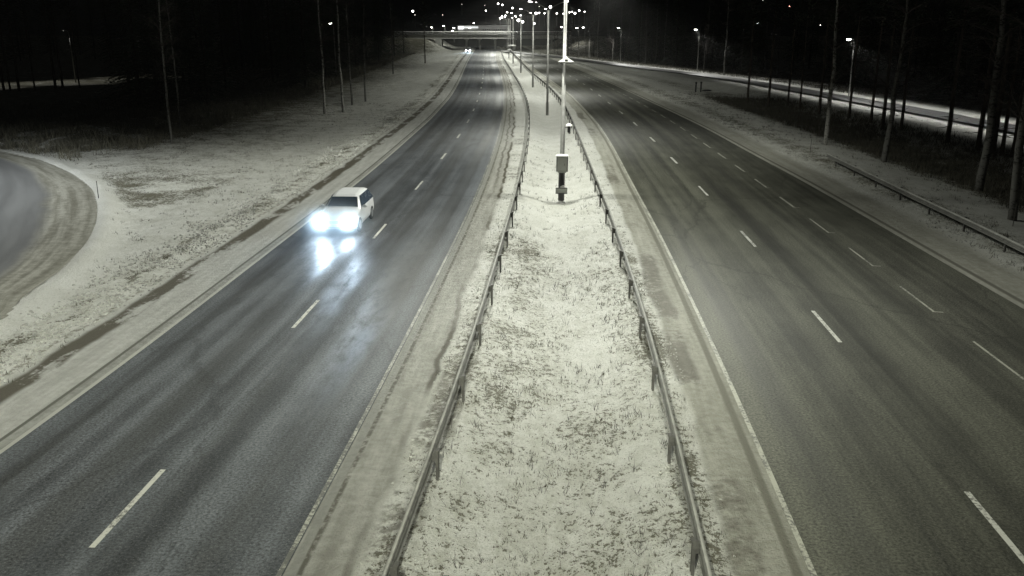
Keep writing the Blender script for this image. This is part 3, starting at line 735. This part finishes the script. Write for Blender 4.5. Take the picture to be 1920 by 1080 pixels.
# far side street through the trees on the left
for X_, Y_, pw, lab_ in ((-80, 137, 900, 'street lamp over the snowy side street at the far left edge'), (-71.5, 145, 1000, 'street lamp over the brightest patch of the side street'), (-65.5, 157, 700, 'street lamp over the right end of the side street')):
    single_lamp('side_street_lamp', (X_+.9, Y_+1.0, 0), 8.2, lab_, M['lens_dim'], pw, PATH_COL, 1.75, .6, -1, lens_r=.03)
t_ = at_y(625, 43, 168)
single_lamp('side_street_lamp', (t_.x, 168, 0), t_.z, 'single bright lamp among the black spruces left of the road', M['lens'], 0, group=None, arm=.3, lens_r=.22)

# town lights on the hill
HILL_L = [(774,21,1.3),(778,28,.5),(911,20,.9),(909,10,.4),(934,7,1.1),(942,9,1.0),(951,23,1.0),(961,15,1.1),(1005,5,.9),(1011,12,.5),(1005,25,1.7),(1011,24,.9),(1021,25,.9),(1044,25,1.1),(1057,26,1.1),(1068,23,1.2),(1073,22,.8),(1078,25,1.4),(1086,20,1.2),(1096,22,.8),(1032,13,1.8),(1001,44,1.6),(972,38,1.9),(980,41,1.6),(830,28,.5),(990,21,.4),(866,8,.3),(1420,43,1.2),(1430,1,1.3),(1537,47,1.2),(938,34,1.2)]
def hill_lamp(px, py, s, mat):
    v = ray(px, py)
    Y = 470.0
    while Y < 1350:
        p = at_y(px, py, Y)
        hz = float(hill_z(np.array([p.x]), np.array([Y]))[0])
        if p.z - hz < 7.5: break
        Y += 4
    k = Y/1650
    root = empty('hill_lamp', (p.x, Y, hz)); H = max(1.5, p.z-hz)
    mb = MB(); mb.tube([(0,0,-1),(0,0,H-.2)], [.13,.09], 5); mb.build('pole', M['galv'], root)
    mb = MB(); mb.ell((0,-.1,H), (1.3*s*k,1.3*s*k,1.2*s*k), 8, 6); mb.build('lens', mat, root, True)
    return root
for px, py, s in HILL_L:
    r = hill_lamp(px, py, s, M['lens_far'] if s > .6 else M['lens_dim'])
    tag(r, 'small white town lamp on the dark hill beyond the overpass' if px < 1200 else ('white far lamp above the dark right-hand wood'), 'street lamp', 'town lamps on the far hill' if px < 1200 else 'far lamps above the right wood')
r = hill_lamp(1480, 12, .8, M['lens_red']); tag(r, 'single reddish far lamp above the dark right-hand wood', 'street lamp')

# ---------------------------------------------------------------- overpass
def overpass():
    Yb = 345.0
    root = empty('overpass_bridge', (at_y(915,70,Yb).x, Yb, 0)); tag(root, 'low concrete overpass crossing both carriageways in the distance', 'bridge')
    ox = root.location.x
    x0 = at_y(735,70,Yb).x-ox; x1 = at_y(1072,70,Yb).x-ox
    zt = at_y(900,61,Yb).z; zb = at_y(900,72.5,Yb).z; zm = at_y(900,66,Yb).z
    d = MB(); d.box(((x0+x1)/2, 4.2, (zm+zb)/2), (x1-x0, 8.4, zm-zb)); d.build('girder', M['concrete'], root)
    d = MB(); d.box(((x0+x1)/2, 4.4, (zm+.35+zm)/2+.01), (x1-x0, 10.2, .33)); dk = d.build('deck', M['dark_metal'], root)
    for yy in (-.55, 9.2):
        d = MB(); n = 60
        for i in range(n+1): d.box((x0+(x1-x0)*i/n, yy, zm+.75), (.08,.08,.8))
        d.box(((x0+x1)/2, yy, zm+1.17), (x1-x0, .09, .09)); d.box(((x0+x1)/2, yy, zm+.8), (x1-x0, .06, .06)); rl = d.build('railing', M['galv'], root)
        d = MB(); d.box(((x0+x1)/2, yy, zm+1.25), (x1-x0, .22, .10)); d.build('snow_cap', M['snowcap'], rl)
    d = MB(); d.box(((x0+x1)/2, -.25, zt-.05), (x1-x0, .25, .25)); 
    d = MB(); d.box(((x0+x1)/2, .0, zm+.40), (x1-x0, 1.0, .10)); d.build('snow_ledge', M['snowcap'], root)
    for px in (874, 899, 928, 965, 1000, 1035):
        xx = at_y(px, 80, Yb).x-ox
        d = MB(); d.tube([(xx, 4, -.4), (xx, 4, zb+.02)], .42, 10); d.box((xx,4,zb-.22), (1.6,2.0,.4)); d.build('pier', M['concrete'], root, False)
    for px in (822, 1062):
        xx = at_y(px, 80, Yb).x-ox
        d = MB(); d.box((xx, 4.2, zb/2-.4), (2.2, 9.0, zb+.75)); d.build('abutment', M['concrete'], root)
overpass()
def sl(px, py, Y, lab, s=1.0, base=4.2):
    t_ = at_y(px, py, Y); single_lamp('bridge_lamp', (t_.x, Y, base), t_.z, lab, M['lens'], 0, group='lamps by the overpass', arm=.2, lens_r=.30*s, r=.08)
sl(834,48,352,'leftmost lit lamp standing on the overpass'); sl(883,52,352,'lit lamp standing on the overpass before the bright building',.9)
sl(853,52,372,'tall one of two lamps behind the overpass, left of the lit building'); sl(851,57,368,'lower lamp behind the overpass, left of the lit building',1.0,3); sl(890,43,470,'lamp above the roof of the lit building'); sl(811,51,360,'small lamp at the wooded left end of the overpass',.8)

def building():
    Y = 432.0; xa = at_y(858,55,Y).x; xb = at_y(956,55,Y).x; z1 = at_y(900,48.7,Y).z
    root = empty('low_building', ((xa+xb)/2, Y, 0)); tag(root, 'long low pale building lit at night behind the overpass', 'building')
    w = xb-xa
    d = MB(); d.box((0, 6, (z1+3)/2), (w, 12, z1-3)); d.build('wall', M['wall'], root)
    d = MB(); d.box((0, 6, z1+.12), (w+.8, 12.8, .24)); d.build('roof', M['snowcap'], root)
    zc = at_y(900,51.3,Y).z
    d = MB(); d.box((at_y(883,51,Y).x-root.location.x, -.25, zc), (6.8, .4, .8)); d.build('lit_fascia', M['fascia'], root)
    d = MB(); d.box((at_y(864,52,Y).x-root.location.x, -.3, zc-.2), (2.3, .5, 1.1)); d.build('lit_sign', emit('lit_sign_box', (1,1,1), 2.5), root)
    for i in range(12):
        px = 906+i*4.1; q = at_y(px, 55.6, Y)
        d = MB(); d.box((q.x-root.location.x, -.03, q.z), (.62, .08, .42)); f = d.build('window', M['dark_metal'], root)
    for px in (878, 915, 945):
        q = at_y(px, 47.5, Y); add_light('wall_light', (q.x-root.location.x, -4, q.z+1.5-0), 260, (1,1,.96), root, 2.4, .5, (0,.6,-1))
building()

# ---------------------------------------------------------------- cars
def car_root(name, loc, rz, label, lit=True, power=900):
    """small estate car, nose towards -Y in its own frame"""
    root = empty(name, loc, rz); tag(root, label, 'car')
    # stations along the length: y, half width, sill z, belt z, top z, top half width
    S = [(-2.12,.60,.34,.62,.66,.52),(-2.05,.76,.27,.70,.74,.66),(-1.85,.84,.22,.78,.84,.72),(-1.5,.87,.20,.84,.92,.74),(-1.15,.88,.20,.88,.97,.74),(-.88,.885,.20,.91,1.00,.72),
         (-.30,.89,.20,.93,1.40,.60),(-.05,.89,.20,.935,1.475,.585),(.45,.89,.20,.94,1.515,.58),(1.05,.89,.20,.95,1.515,.58),(1.55,.885,.20,.96,1.49,.575),(1.88,.87,.22,.97,1.43,.565),(2.06,.84,.26,.98,1.02,.70),(2.14,.76,.34,.90,.94,.62)]
    vs = []; n = 14
    for y, w, zs, zb, zt, tw in S:
        half = [(w*.86, zs), (w*.97, zs+.06), (w, zs+.22), (w*.995, (zs+zb)/2+.10), (w*.965, zb), (tw+(w*.965-tw)*.06, zt-.045*(1 if zt > 1.2 else .5)), (tw*.78, zt)]
        sec = half + [(-a, b) for a, b in reversed(half)]
        vs += [(a, y, b) for a, b in sec]
    fs = []
    for i in range(len(S)-1):
        for k in range(n): fs.append((i*n+k, i*n+(k+1)%n, (i+1)*n+(k+1)%n, (i+1)*n+k))
    fs += [tuple(range(n-1, -1, -1)), tuple(range((len(S)-1)*n, len(S)*n))]
    body = mesh_obj('body', vs, fs, M['white_paint'], root, False)
    bv = body.modifiers.new('bevel', 'BEVEL'); bv.width = .03; bv.segments = 2; bv.limit_method = 'ANGLE'; bv.angle_limit = .35
    def quad(name, pts, mat, off, parent=None):
        pts = [Vector(p) for p in pts]; nrm = (pts[1]-pts[0]).cross(pts[2]-pts[0]).normalized()
        a = [p+nrm*off for p in pts]; b = [p-nrm*.01 for p in pts]; m = len(pts)
        return mesh_obj(name, a+b, [tuple(range(m)), tuple(range(2*m-1, m-1, -1))]+[(i, i+m, (i+1)%m+m, (i+1)%m) for i in range(m)], mat, parent or root)
    quad('windscreen', [(-.70,-.83,1.035),(.70,-.83,1.035),(.585,-.33,1.385),(-.585,-.33,1.385)], M['glass'], .012)
    quad('rear_window', [(.56,1.92,1.38),(-.56,1.92,1.38),(-.66,2.04,1.08),(.66,2.04,1.08)], M['glass'], .012)
    for s in (-1, 1):
        def sw(y0, y1, y2, y3):
            f = lambda z: .862 - (z-.95)*(.862-.605)/(1.46-.95)
            P = [(s*f(.985), y0, .985), (s*f(.985), y1, .985), (s*f(1.40), y2, 1.40), (s*f(1.40), y3, 1.40)]
            if s < 0: P.reverse()
            quad('side_window', P, M['glass'], .022)
        sw(-.62, .38, .38, -.08); sw(.46, 1.22, 1.20, .46); sw(1.30, 1.86, 1.66, 1.28)
        m_ = MB(); m_.ell((s*.98, -.62, 1.02), (.11,.08,.075), 10, 6); m_.box((s*.90,-.60,.99), (.10,.05,.04)); m_.build('mirror', M['white_paint'], root, True)
        for yy in (-1.32, 1.32):
            w = MB(); w.tube([(s*.78,yy,.32),(s*.895,yy,.32)], .32, 20); wo = w.build('wheel', M['rubber'], root)
            r = MB(); r.tube([(s*.87,yy,.32),(s*.905,yy,.32)], .205, 14); r.build('rim', M['alloy'], wo)
        h = MB(); h.ell((s*.60,-2.02,.63), (.25,.14,.17), 14, 8); hl = h.build('headlight', M['headlight'], root, True)
        f = MB(); f.ell((s*.62,-2.08,.40), (.075,.05,.06), 10, 6); f.build('fog_lamp', M['headlight'], root, True)
        h = MB(); h.box((s*.74,2.10,.86), (.12,.06,.22)); h.build('tail_light', simple('tail_light_red', (.25,.02,.02), .3), root)
        hd = MB(); hd.box((s*.90,.30,.86), (.02,.16,.03)); hd.build('door_handle', M['white_paint'], root)
        if lit: add_light('headlight_beam', (s*.60,-2.20,.63), power, (.62,.81,1.0), root, 1.25, .8, (0,-1,.03), .10); add_light('headlight_spill', (s*.60,-2.24,.66), power*.4, (.60,.80,1.0), root, 2.7, 1.0, (0,-1,-.05), .10)
    g = MB(); g.box((0,-2.105,.56), (.66,.05,.13)); g.build('grille', M['dark_metal'], root)
    g = MB(); g.box((0,-2.115,.31), (1.05,.05,.09)); g.build('air_intake', M['dark_metal'], root)
    g = MB(); g.box((0,-2.145,.42), (.46,.015,.10)); g.build('number_plate', M['plate'], root)
    return root
cy = G(635,440).y+2.1
cx = .5*(float(LL(cy))+float(LD(cy)))+.12
t_ = tangent(LD, cy)
car_root('white_car', (cx, cy, 0), math.atan2(t_.y, t_.x)-math.pi/2, 'white estate car with dazzling bluish headlights driving towards the camera on the left carriageway', True, 560)
cp = G(879,98.5); t_ = tangent(LL, 330)
car_root('distant_car', (cp.x, cp.y, 0), math.atan2(t_.y, t_.x)-math.pi/2-.12, 'distant oncoming car seen only as a white glare at the bend before the overpass', True, 1500)

# ---------------------------------------------------------------- marker posts, stakes
def stake(name, px, py, h, r, mat, lab, group=None, cat='post', cap=True):
    b = G(px, py); root = empty(name, (b.x, b.y, -.05)); tag(root, lab, cat, group)
    d = MB(); d.tube([(0,0,-.3),(0,0,h*.5),(.01,0,h)], [r,r,r*.9], 8); s_ = d.build('stem', mat, root)
    if cap:
        d = MB(); d.ell((.01,0,h), (r*1.5,r*1.5,r*1.4), 8, 5); d.build('cap', mat, root, True)
    return root
stake('snow_stake', 185, 373, 1.0, .022, M['post_black'], 'thin dark marker stake on the outer edge of the curved ramp')
stake('snow_stake', 1519, 288, 1.1, .02, M['post_grey'], 'thin stake before the end of the right-hand guard rail')
stake('snow_stake', 1899, 424, 1.05, .02, M['post_grey'], 'thin stake behind the guard rail on the dark right verge')
stake('bollard', 1304.5, 168, 1.0, .11, M['post_black'], 'left one of two short black posts on the snowy right verge')
stake('bollard', 1314, 168, 1.05, .11, M['post_black'], 'right one of two short black posts on the snowy right verge, beside the dark lid')
b = G(1325,169); d = MB(); d.ell((0,0,0), (.75,.5,.22), 14, 4, 0, .5); o = d.build('manhole_lid', M['post_black'], None, True); o.location = (b.x, b.y, -.12); tag(o, 'dark flat lid lying on snow beside the two black posts', 'manhole lid')

# ---------------------------------------------------------------- trees
def birch(seed, bark='birch'):
    rnd = random.Random(seed); root = empty('birch_tree')
    pts = []; H = 17.0; x = y = 0
    for i in range(15):
        pts.append((x, y, -.4+(H+.4)*i/14)); x += rnd.uniform(-.09,.09); y += rnd.uniform(-.09,.09)
    t = MB(); t.tube(pts, [.155*(1-i/14)**.8+.012 for i in range(15)], 10); t.build('trunk', M[bark], root, True)
    c = MB()
    for k in range(46):
        u = rnd.uniform(.32, .98); i = int(u*14); p = Vector(pts[i]); a = rnd.uniform(0, 6.28); L = (1.05-u)*rnd.uniform(2.5,4.6)+.5
        dirv = Vector((math.cos(a), math.sin(a), rnd.uniform(.5,1.1))).normalized(); bp = [p]
        for s in range(4): bp.append(bp[-1]+dirv*L/4); dirv = (dirv+Vector((rnd.uniform(-.2,.2), rnd.uniform(-.2,.2), -.18))).normalized()
        c.tube(bp, [.035*(1.1-u)+.012, .025, .016, .011, .006], 4, False)
        for j in range(9):
            q = bp[rnd.randint(1,4)]; dv = Vector((rnd.uniform(-1,1), rnd.uniform(-1,1), rnd.uniform(-.6,.5))).normalized(); l2 = rnd.uniform(.4,1.1)
            c.tube([q, q+dv*l2*.5, q+dv*l2+Vector((0,0,-.25*l2))], [.010,.007,.004], 3, False)
    c.build('crown', M['twig'], root); return root
def conifer(seed, kind):
    rnd = random.Random(seed); root = empty('spruce_tree' if kind == 'spruce' else 'pine_tree')
    H = 19.0; t = MB(); pts = [(rnd.uniform(-.05,.05)*min(i,1), rnd.uniform(-.05,.05)*min(i,1), -.5+(H+.3)*i/8) for i in range(9)]
    t.tube(pts, [.19*(1-i/8)+.02 for i in range(9)], 9)
    if kind == 'pine':
        for b in range(16):     # dead lower limbs
            z_ = rnd.uniform(.8, 9); a = rnd.uniform(0, 6.28); L = rnd.uniform(.5, 2.2); d0 = Vector((math.cos(a), math.sin(a), rnd.uniform(-.35,.45)))
            p0 = Vector((0,0,z_)); p1 = p0+d0*L*.5; p2 = p1+(d0+Vector((rnd.uniform(-.5,.5), rnd.uniform(-.5,.5), rnd.uniform(-.4,.3))))*L*.5
            t.tube([p0,p1,p2], [.035,.022,.008], 4, False)
    t.build('trunk', M['bark' if kind == 'pine' else 'wood_dark'], root, True)
    c = MB(); z0 = 1.0 if kind == 'spruce' else 9.5
    z = z0
    while z < H:
        u = (z-z0)/(H-z0); R = (3.1*(1-u)**.85+.25) if kind == 'spruce' else 2.6*math.sin(math.pi*min(1, .15+u*.85))**.7+.3
        for b in range(6):
            a = rnd.uniform(0, 6.28); L = R*rnd.uniform(.7,1.1); dz = (-.35 if kind == 'spruce' else .25)
            ca, sa = math.cos(a), math.sin(a)
            nl = max(3, int(L*3.2))
            for j in range(nl):
                s = (j+.6)/nl; bx, by, bz = ca*L*s, sa*L*s, z+dz*L*s*s+.12*L*s
                w = .20+.30*(1-s)*min(1, L/2); l = .34
                ang = a+rnd.uniform(-.8,.8); cx_, sx_ = math.cos(ang), math.sin(ang); tz = rnd.uniform(-.22,.12)
                c.add([(bx-cx_*l*.4+sx_*w*.5, by-sx_*l*.4-cx_*w*.5, bz-.05), (bx+cx_*l, by+sx_*l, bz+tz*l-.06), (bx-cx_*l*.4-sx_*w*.5, by-sx_*l*.4+cx_*w*.5, bz-.05), (bx, by, bz+.04)], [(0,1,3),(1,2,3)])
        z += rnd.uniform(.28,.45)
    c.build('crown', M['spruce'], root); return root
BIRCH = [birch(3), birch(8)]; DIMB = [birch(5, 'birch_dimmed'), birch(12, 'birch_dimmed')]; SPRUCE = [conifer(4,'spruce'), conifer(9,'spruce')]; PINE = [conifer(14,'pine')]
used = set()
def plant(protos, x, y, z, s, label, cat, group=None, rz=None, lean=(0,0), sxy=None):
    pr = random.choice(protos)
    if pr.name in used: o = copy_tree(pr)
    else: o = pr; used.add(pr.name)
    o.location = (x, y, z); o.rotation_euler = (lean[0], lean[1], random.uniform(0, 6.28) if rz is None else rz)
    o.scale = ((sxy or s), (sxy or s), s)
    for k in ('label','category','group'):
        if k in o: del o[k]
    tag(o, label, cat, group); return o
def zl(x, y): return float(z_left(np.array([x]), np.array([y]))[0])
def zr(x, y): return float(z_right(np.array([x]), np.array([y]))[0])
# birches that catch the lamp light
BG = 'birches catching the lamp light'
for px, py, wd, lab in ((322,268,.62,'pale thin birch trunk leaning left in the dark, beyond the curved ramp'),(338,246,.5,'fainter birch trunk just right of the pale leaning one'),
     (608,210,.85,'left one of the bright birch pair at the left wood edge'),(644,207,.9,'spotted birch trunk, right one of the bright birch pair'),(660,193,.8,'slim birch just right of the bright spotted birch'),(685,187,.75,'faint slim birch at the wood edge, right of the spotted birch'),(737,137,.8,'faint far birch near the dark corner of the left wood')):
    b = G(px, py); plant(DIMB if px < 600 or px > 650 else BIRCH, b.x, b.y, zl(b.x,b.y)-.1, 1.05, lab, 'tree', BG, sxy=wd, lean=(0, -.01))
for px, py, wd, lab in ((1547,268,1.1,'spotted birch trunk at the right wood edge, below a lit lamp'),(1657,298,1.2,'dim birch trunk right of the spotted birch, above the right guard rail'),(1838,348,1.55,'thick leaning birch trunk above the right guard rail'),(1899,410,1.3,'dim birch trunk at the far right behind the guard rail'),
     (1358,142,.9,'pale twiggy birch right of the bright lone path lamp'),(1208,100,.9,'far pale birch leaning behind the path, right of the slim lamp'),(1200,104,.7,'slim far birch beside the leaning one behind the path'),(1120,108,.7,'pale far trunk on the snowy bank, left of the slim lamp'),(1245,118,.7,'thin far birch left of the bright lone lamp')):
    b = G(px, py); plant(DIMB if px > 1600 else BIRCH, b.x, b.y, zr(b.x,b.y)-.1, 1.05, lab, 'tree', BG, sxy=wd, lean=(0, .012))
# black trunks against the bright path
SG = 'black trunks before the bright path'
n_ = 0
for px, py, wd in ((1402,187,.75),(1441,192,.8),(1478,190,.7),(1500,196,.6),(1537,205,.9),(1553,212,1.0),(1593,213,.75),(1634,221,.7),(1655,232,.9),(1672,233,.7),(1690,234,.8),(1777,256,1.0),(1835,270,1.0),(1862,275,1.3),(1880,276,.8),(1903,283,1.5)):
    b = G(px, py); plant(PINE, b.x, b.y, zr(b.x,b.y)-.15, 1.0, 'black bare pine trunk standing out against the bright snow strip', 'tree', SG, sxy=wd)
for px, py, wd in ((8,172,.9),(20,172,.7),(37,174,1.0),(66,172,.6),(105,170,1.0),(118,168,.9),(150,168,.6)):
    b = G(px, py); plant(PINE, b.x, b.y, zl(b.x,b.y)-.15, 1.0, 'black pine trunk against the lit side street on the far left', 'tree', 'black trunks before the side street', sxy=wd)
b = G(797,117); plant(PINE, b.x, b.y, zl(b.x,b.y)-.15, .9, 'dark lone trunk on the snowy verge at the left bend', 'tree', sxy=.9)
# woods
def wood(n, test, label, group, protos, zf, smin=.75, smax=1.15):
    k = 0; tries = 0
    while k < n and tries < 20000:
        tries += 1; p = test()
        if p is None: continue
        plant(protos, p[0], p[1], zf(*p)-.2, random.uniform(smin, smax), label, 'tree', group); k += 1
def t_left():
    y = random.uniform(84, 318); off = random.uniform(22, 75); x = float(LL(y))-off
    if ramp_dist(np.array([x]), np.array([y]))[0] < 8: return None
    if off < 22+max(0, (105-y))*.25: return None
    if x < -45 and 110 < y < 185: return None
    px = 960 + FPX*x/(y*math.cos(PITCH))
    if px < 260 and y < 190 and not (195 < px < 260 and y < 130): return None
    if 770 < px < 860 and y > 200: return None
    return x, y
wood(110, t_left, 'black spruce in the unlit wood left of the road', 'spruces of the left wood', SPRUCE, zl)
def t_left2():
    y = random.uniform(185, 300); x = random.uniform(-190, -70); return x, y
wood(45, t_left2, 'black spruce in the unlit wood beyond the side street', 'spruces beyond the side street', SPRUCE, zl)
def t_right():
    y = random.uniform(50, 310); pd = random.uniform(10, 70)**1.0; x = float(PATH(y))+pd
    if y > 230 and pd < 14: return None
    return x, y
wood(120, t_right, 'black spruce in the unlit wood behind the footpath', 'spruces of the right wood', SPRUCE, zr)
def t_right2():
    y = random.uniform(150, 300); pd = random.uniform(5, 22); return float(PATH(y))+pd, y
wood(26, t_right2, 'bare birch in the dim wood behind the footpath lamps', 'bare trees behind the footpath', DIMB, zr, .6, 1.0)
for pr in BIRCH+DIMB+SPRUCE+PINE:
    assert pr.name in used

# ---------------------------------------------------------------- grass and brush
def blades(name, pts, hmin, hmax, nb, w, mat, spread=.06, label=None):
    P = np.asarray(pts, float); n = len(P)*nb
    base = np.repeat(P, nb, 0) + np.c_[RNG.normal(0, spread, (n, 2)), np.zeros(n)]
    h = RNG.uniform(hmin, hmax, n); a = RNG.uniform(0, 2*np.pi, n); ln = RNG.uniform(.1, .9, n)
    d = np.c_[np.cos(a), np.sin(a)]; b2 = RNG.uniform(0, 2*np.pi, n); e = np.c_[np.cos(b2), np.sin(b2)]
    v0 = base.copy(); v0[:, :2] -= e*w/2; v0[:, 2] -= .02; v1 = base.copy(); v1[:, :2] += e*w/2; v1[:, 2] -= .02
    v2 = base.copy(); v2[:, :2] += d*(h*ln)[:, None]; v2[:, 2] += h*np.sqrt(1-.8*ln**2)
    co = np.stack([v0, v1, v2], 1).reshape(-1, 3); f = np.arange(n*3, dtype=np.int32)
    me = bpy.data.meshes.new(name); me.vertices.add(n*3); me.vertices.foreach_set('co', co.astype(np.float32).ravel())
    me.loops.add(n*3); me.loops.foreach_set('vertex_index', f); me.polygons.add(n); me.polygons.foreach_set('loop_start', np.arange(0, n*3, 3, dtype=np.int32)); me.update(calc_edges=True)
    me.materials.append(mat); o = link(bpy.data.objects.new(name, me)); tag(o, label, 'grass', kind='stuff'); return o
def scatter(n, ylo, yhi, xf, gf, zf, keep=None, power=1.0):
    y = ylo + (yhi-ylo)*RNG.random(n)**power; x = xf(y, RNG.random(n)); g = gf(x, y)
    cl = fbm(x*.9+40, y*.9, 3); m = RNG.random(n) < g*1.1*ss(cl, .42, .62)
    x, y = x[m], y[m]; return np.c_[x, y, zf(x, y)]
p1 = scatter(5000, 11, 75, lambda y, r: LR(y)+1.2+(RL(y)-LR(y)-2.4)*r, grass_med, z_med, power=1.3)
blades('median_grass', p1, .03, .13, 6, .018, M['straw'], .05, 'dry grass blades poking through the snow of the median')
p2 = scatter(12000, 18, 110, lambda y, r: LL(y)-2.3-22*r, grass_left, z_left, power=1.2)
p2 = p2[ramp_dist(p2[:,0], p2[:,1]) > .2]
blades('verge_grass', p2, .04, .16, 6, .022, M['straw'], .07, 'dry grass blades poking through the snow of the left verge')
p3 = scatter(18000, 25, 130, lambda y, r: RR(y)+2.2+22*r, grass_right, z_right, power=1.2)
blades('verge_grass', p3, .05, .22, 6, .022, M['straw'], .08, 'dry grass blades in the snow of the right verge')
def clods(name, P, rmin, rmax, mat, label):
    P = np.asarray(P, float); n = len(P); base = np.array([(1,0,0),(0,1,0),(-1,0,0),(0,-1,0),(.5,.5,.75),(-.55,.4,.8),(0,-.45,.7)])
    F = np.array([(0,1,4),(1,5,4),(1,2,5),(2,3,6),(2,6,5),(3,0,6),(0,4,6),(4,5,6)])
    r = RNG.uniform(rmin, rmax, n)**1.0; V = base[None]*RNG.uniform(.6, 1.25, (n, 7, 3))*r[:, None, None]
    a = RNG.uniform(0, 6.28, n); ca, sa = np.cos(a)[:, None], np.sin(a)[:, None]
    V = np.stack([V[..., 0]*ca-V[..., 1]*sa, V[..., 0]*sa+V[..., 1]*ca, V[..., 2]-.01], -1)+P[:, None, :]
    me = bpy.data.meshes.new(name); me.from_pydata(V.reshape(-1, 3).tolist(), [], (F[None]+7*np.arange(n)[:, None, None]).reshape(-1, 3).tolist()); me.materials.append(mat)
    o = link(bpy.data.objects.new(name, me)); tag(o, label, 'snow clods', kind='stuff')
n_ = 5200; y = 11+62*RNG.random(n_)**1.4; u = RNG.random(n_); sd = RNG.random(n_) < .5
x = np.where(sd, RAIL_L(y)-.9+u**1.5*1.6, RAIL_R(y)+.9-u**1.5*1.6); m = RNG.random(n_) < ss(fbm(x*1.3+9, y*.9, 3), .35, .7); x, y = x[m], y[m]
clods('snow_clods', np.c_[x, y, z_med(x, y)], .012, .042, M['clod'], 'small frozen snow clods thrown beside the median rails')
y = 16+85*RNG.random(9000)**1.3; x = LL(y)-3.75+RNG.normal(0, .75, 9000); m = (fbm(x*1.2+19, y*.9, 3) > .42) & (LL(y)-x > 2.4); x, y = x[m], y[m]
clods('snow_clods', np.c_[x, y, z_left(x, y)], .02, .085, M['clod'], 'ploughed snow clods along the left verge')
y = 26+70*RNG.random(3500)**1.3; x = RR(y)+2.0+3.6*RNG.random(3500)**1.4; m = fbm(x*.6+29, y*.4, 3) > .48; x, y = x[m], y[m]
clods('snow_clods', np.c_[x, y, z_right(x, y)], .015, .06, M['clod'], 'ploughed snow clods along the right verge')
y = 11+50*RNG.random(260)**1.3; x = RAIL_L(y)-.3+(RAIL_R(y)-RAIL_L(y)+.6)*RNG.random(260)
blades('weed_stalks', np.c_[x, y, z_med(x, y)], .12, .38, 5, .014, M['twig'], .05, 'dark dead weed stalks standing in the median snow')
# brush at the wood edges
y = RNG.uniform(66, 300, 5200); off = 19+RNG.random(5200)**1.3*26; x = LL(y)-off; m = ramp_dist(x, y) > 1.0; x, y = x[m], y[m]
y2 = RNG.uniform(60, 95, 2600); x2 = RNG.uniform(-70, -30, 2600); m = (ramp_dist(x2, y2) > 1.2) & (fbm(x2*.3, y2*.3, 3) > .52); x = np.r_[x, x2[m]]; y = np.r_[y, y2[m]]
blades('undergrowth', np.c_[x, y, z_left(x, y)], .3, 1.1, 9, .05, M['brush'], .35, 'dark frosty undergrowth along the left wood edge')
y = np.r_[RNG.uniform(40, 300, 3600), RNG.uniform(40, 120, 2200)]; u = RNG.random(5800); x = np.where(y < 120, RR(y)+9+u*np.maximum(2, PATH(y)-RR(y)-13.5), PATH(y)+6+u*16)
blades('undergrowth', np.c_[x, y, z_right(x, y)], .2, .75, 9, .045, M['brush_shaded'], .3, 'dark undergrowth in the right-hand wood')

# mist added round the oncoming car to give its lamps a glare
def mist(name, loc, rad, dens, rz):
    m = MB(); m.ell((0,0,0), (1,1,1), 20, 12); mat = bpy.data.materials.new(name); mat.use_nodes = True; t = mat.node_tree; t.nodes.remove(t.nodes['Principled BSDF'])
    pv = t.nodes.new('ShaderNodeVolumePrincipled'); pv.inputs['Color'].default_value = (.80,.92,1,1); pv.inputs['Anisotropy'].default_value = .35
    tc = t.nodes.new('ShaderNodeTexCoord'); ln = t.nodes.new('ShaderNodeVectorMath'); ln.operation = 'LENGTH'; t.links.new(tc.outputs['Object'], ln.inputs[0])
    mr = t.nodes.new('ShaderNodeMapRange'); mr.interpolation_type = 'SMOOTHSTEP'; t.links.new(ln.outputs['Value'], mr.inputs[0])
    for i_, x_ in zip((1,2,3,4), (0, 1, dens, 0)): mr.inputs[i_].default_value = x_
    t.links.new(mr.outputs[0], pv.inputs['Density']); t.links.new(pv.outputs[0], t.nodes['Material Output'].inputs['Volume'])
    o = m.build(name, mat); o.location = loc; o.scale = rad; o.rotation_euler = (0,0,rz); tag(o, kind='stuff'); return o
t_ = tangent(LD, cy); nx_ = Vector((t_.y, -t_.x))
for q_ in (-.60, .60):
    mist('glare_mist', (cx-t_.x*2.35+nx_.x*q_, cy-t_.y*2.35+nx_.y*q_, .66), (.85, 1.0, .80), .72, math.atan2(t_.y, t_.x)-math.pi/2)
mist('glare_mist', (cx-t_.x*2.6, cy-t_.y*2.6, .72), (2.5, 2.8, 1.25), .17, math.atan2(t_.y, t_.x)-math.pi/2)
import os
if os.environ.get('HAZE', '1') == '1':
    hb = MB(); hb.box((0, 160, 16), (900, 680, 42)); hm = bpy.data.materials.new('black_lift_haze'); hm.use_nodes = True  # thin volume added to lift the black of the unlit woods
    t = hm.node_tree; t.nodes.remove(t.nodes['Principled BSDF']); pv = t.nodes.new('ShaderNodeVolumePrincipled')
    pv.inputs['Color'].default_value = (.9,.9,.9,1); pv.inputs['Density'].default_value = float(os.environ.get('HD', '.0001')); pv.inputs['Anisotropy'].default_value = .5
    t.links.new(pv.outputs[0], t.nodes['Material Output'].inputs['Volume'])
    hz = hb.build('lift_haze', hm); tag(hz, kind='stuff')
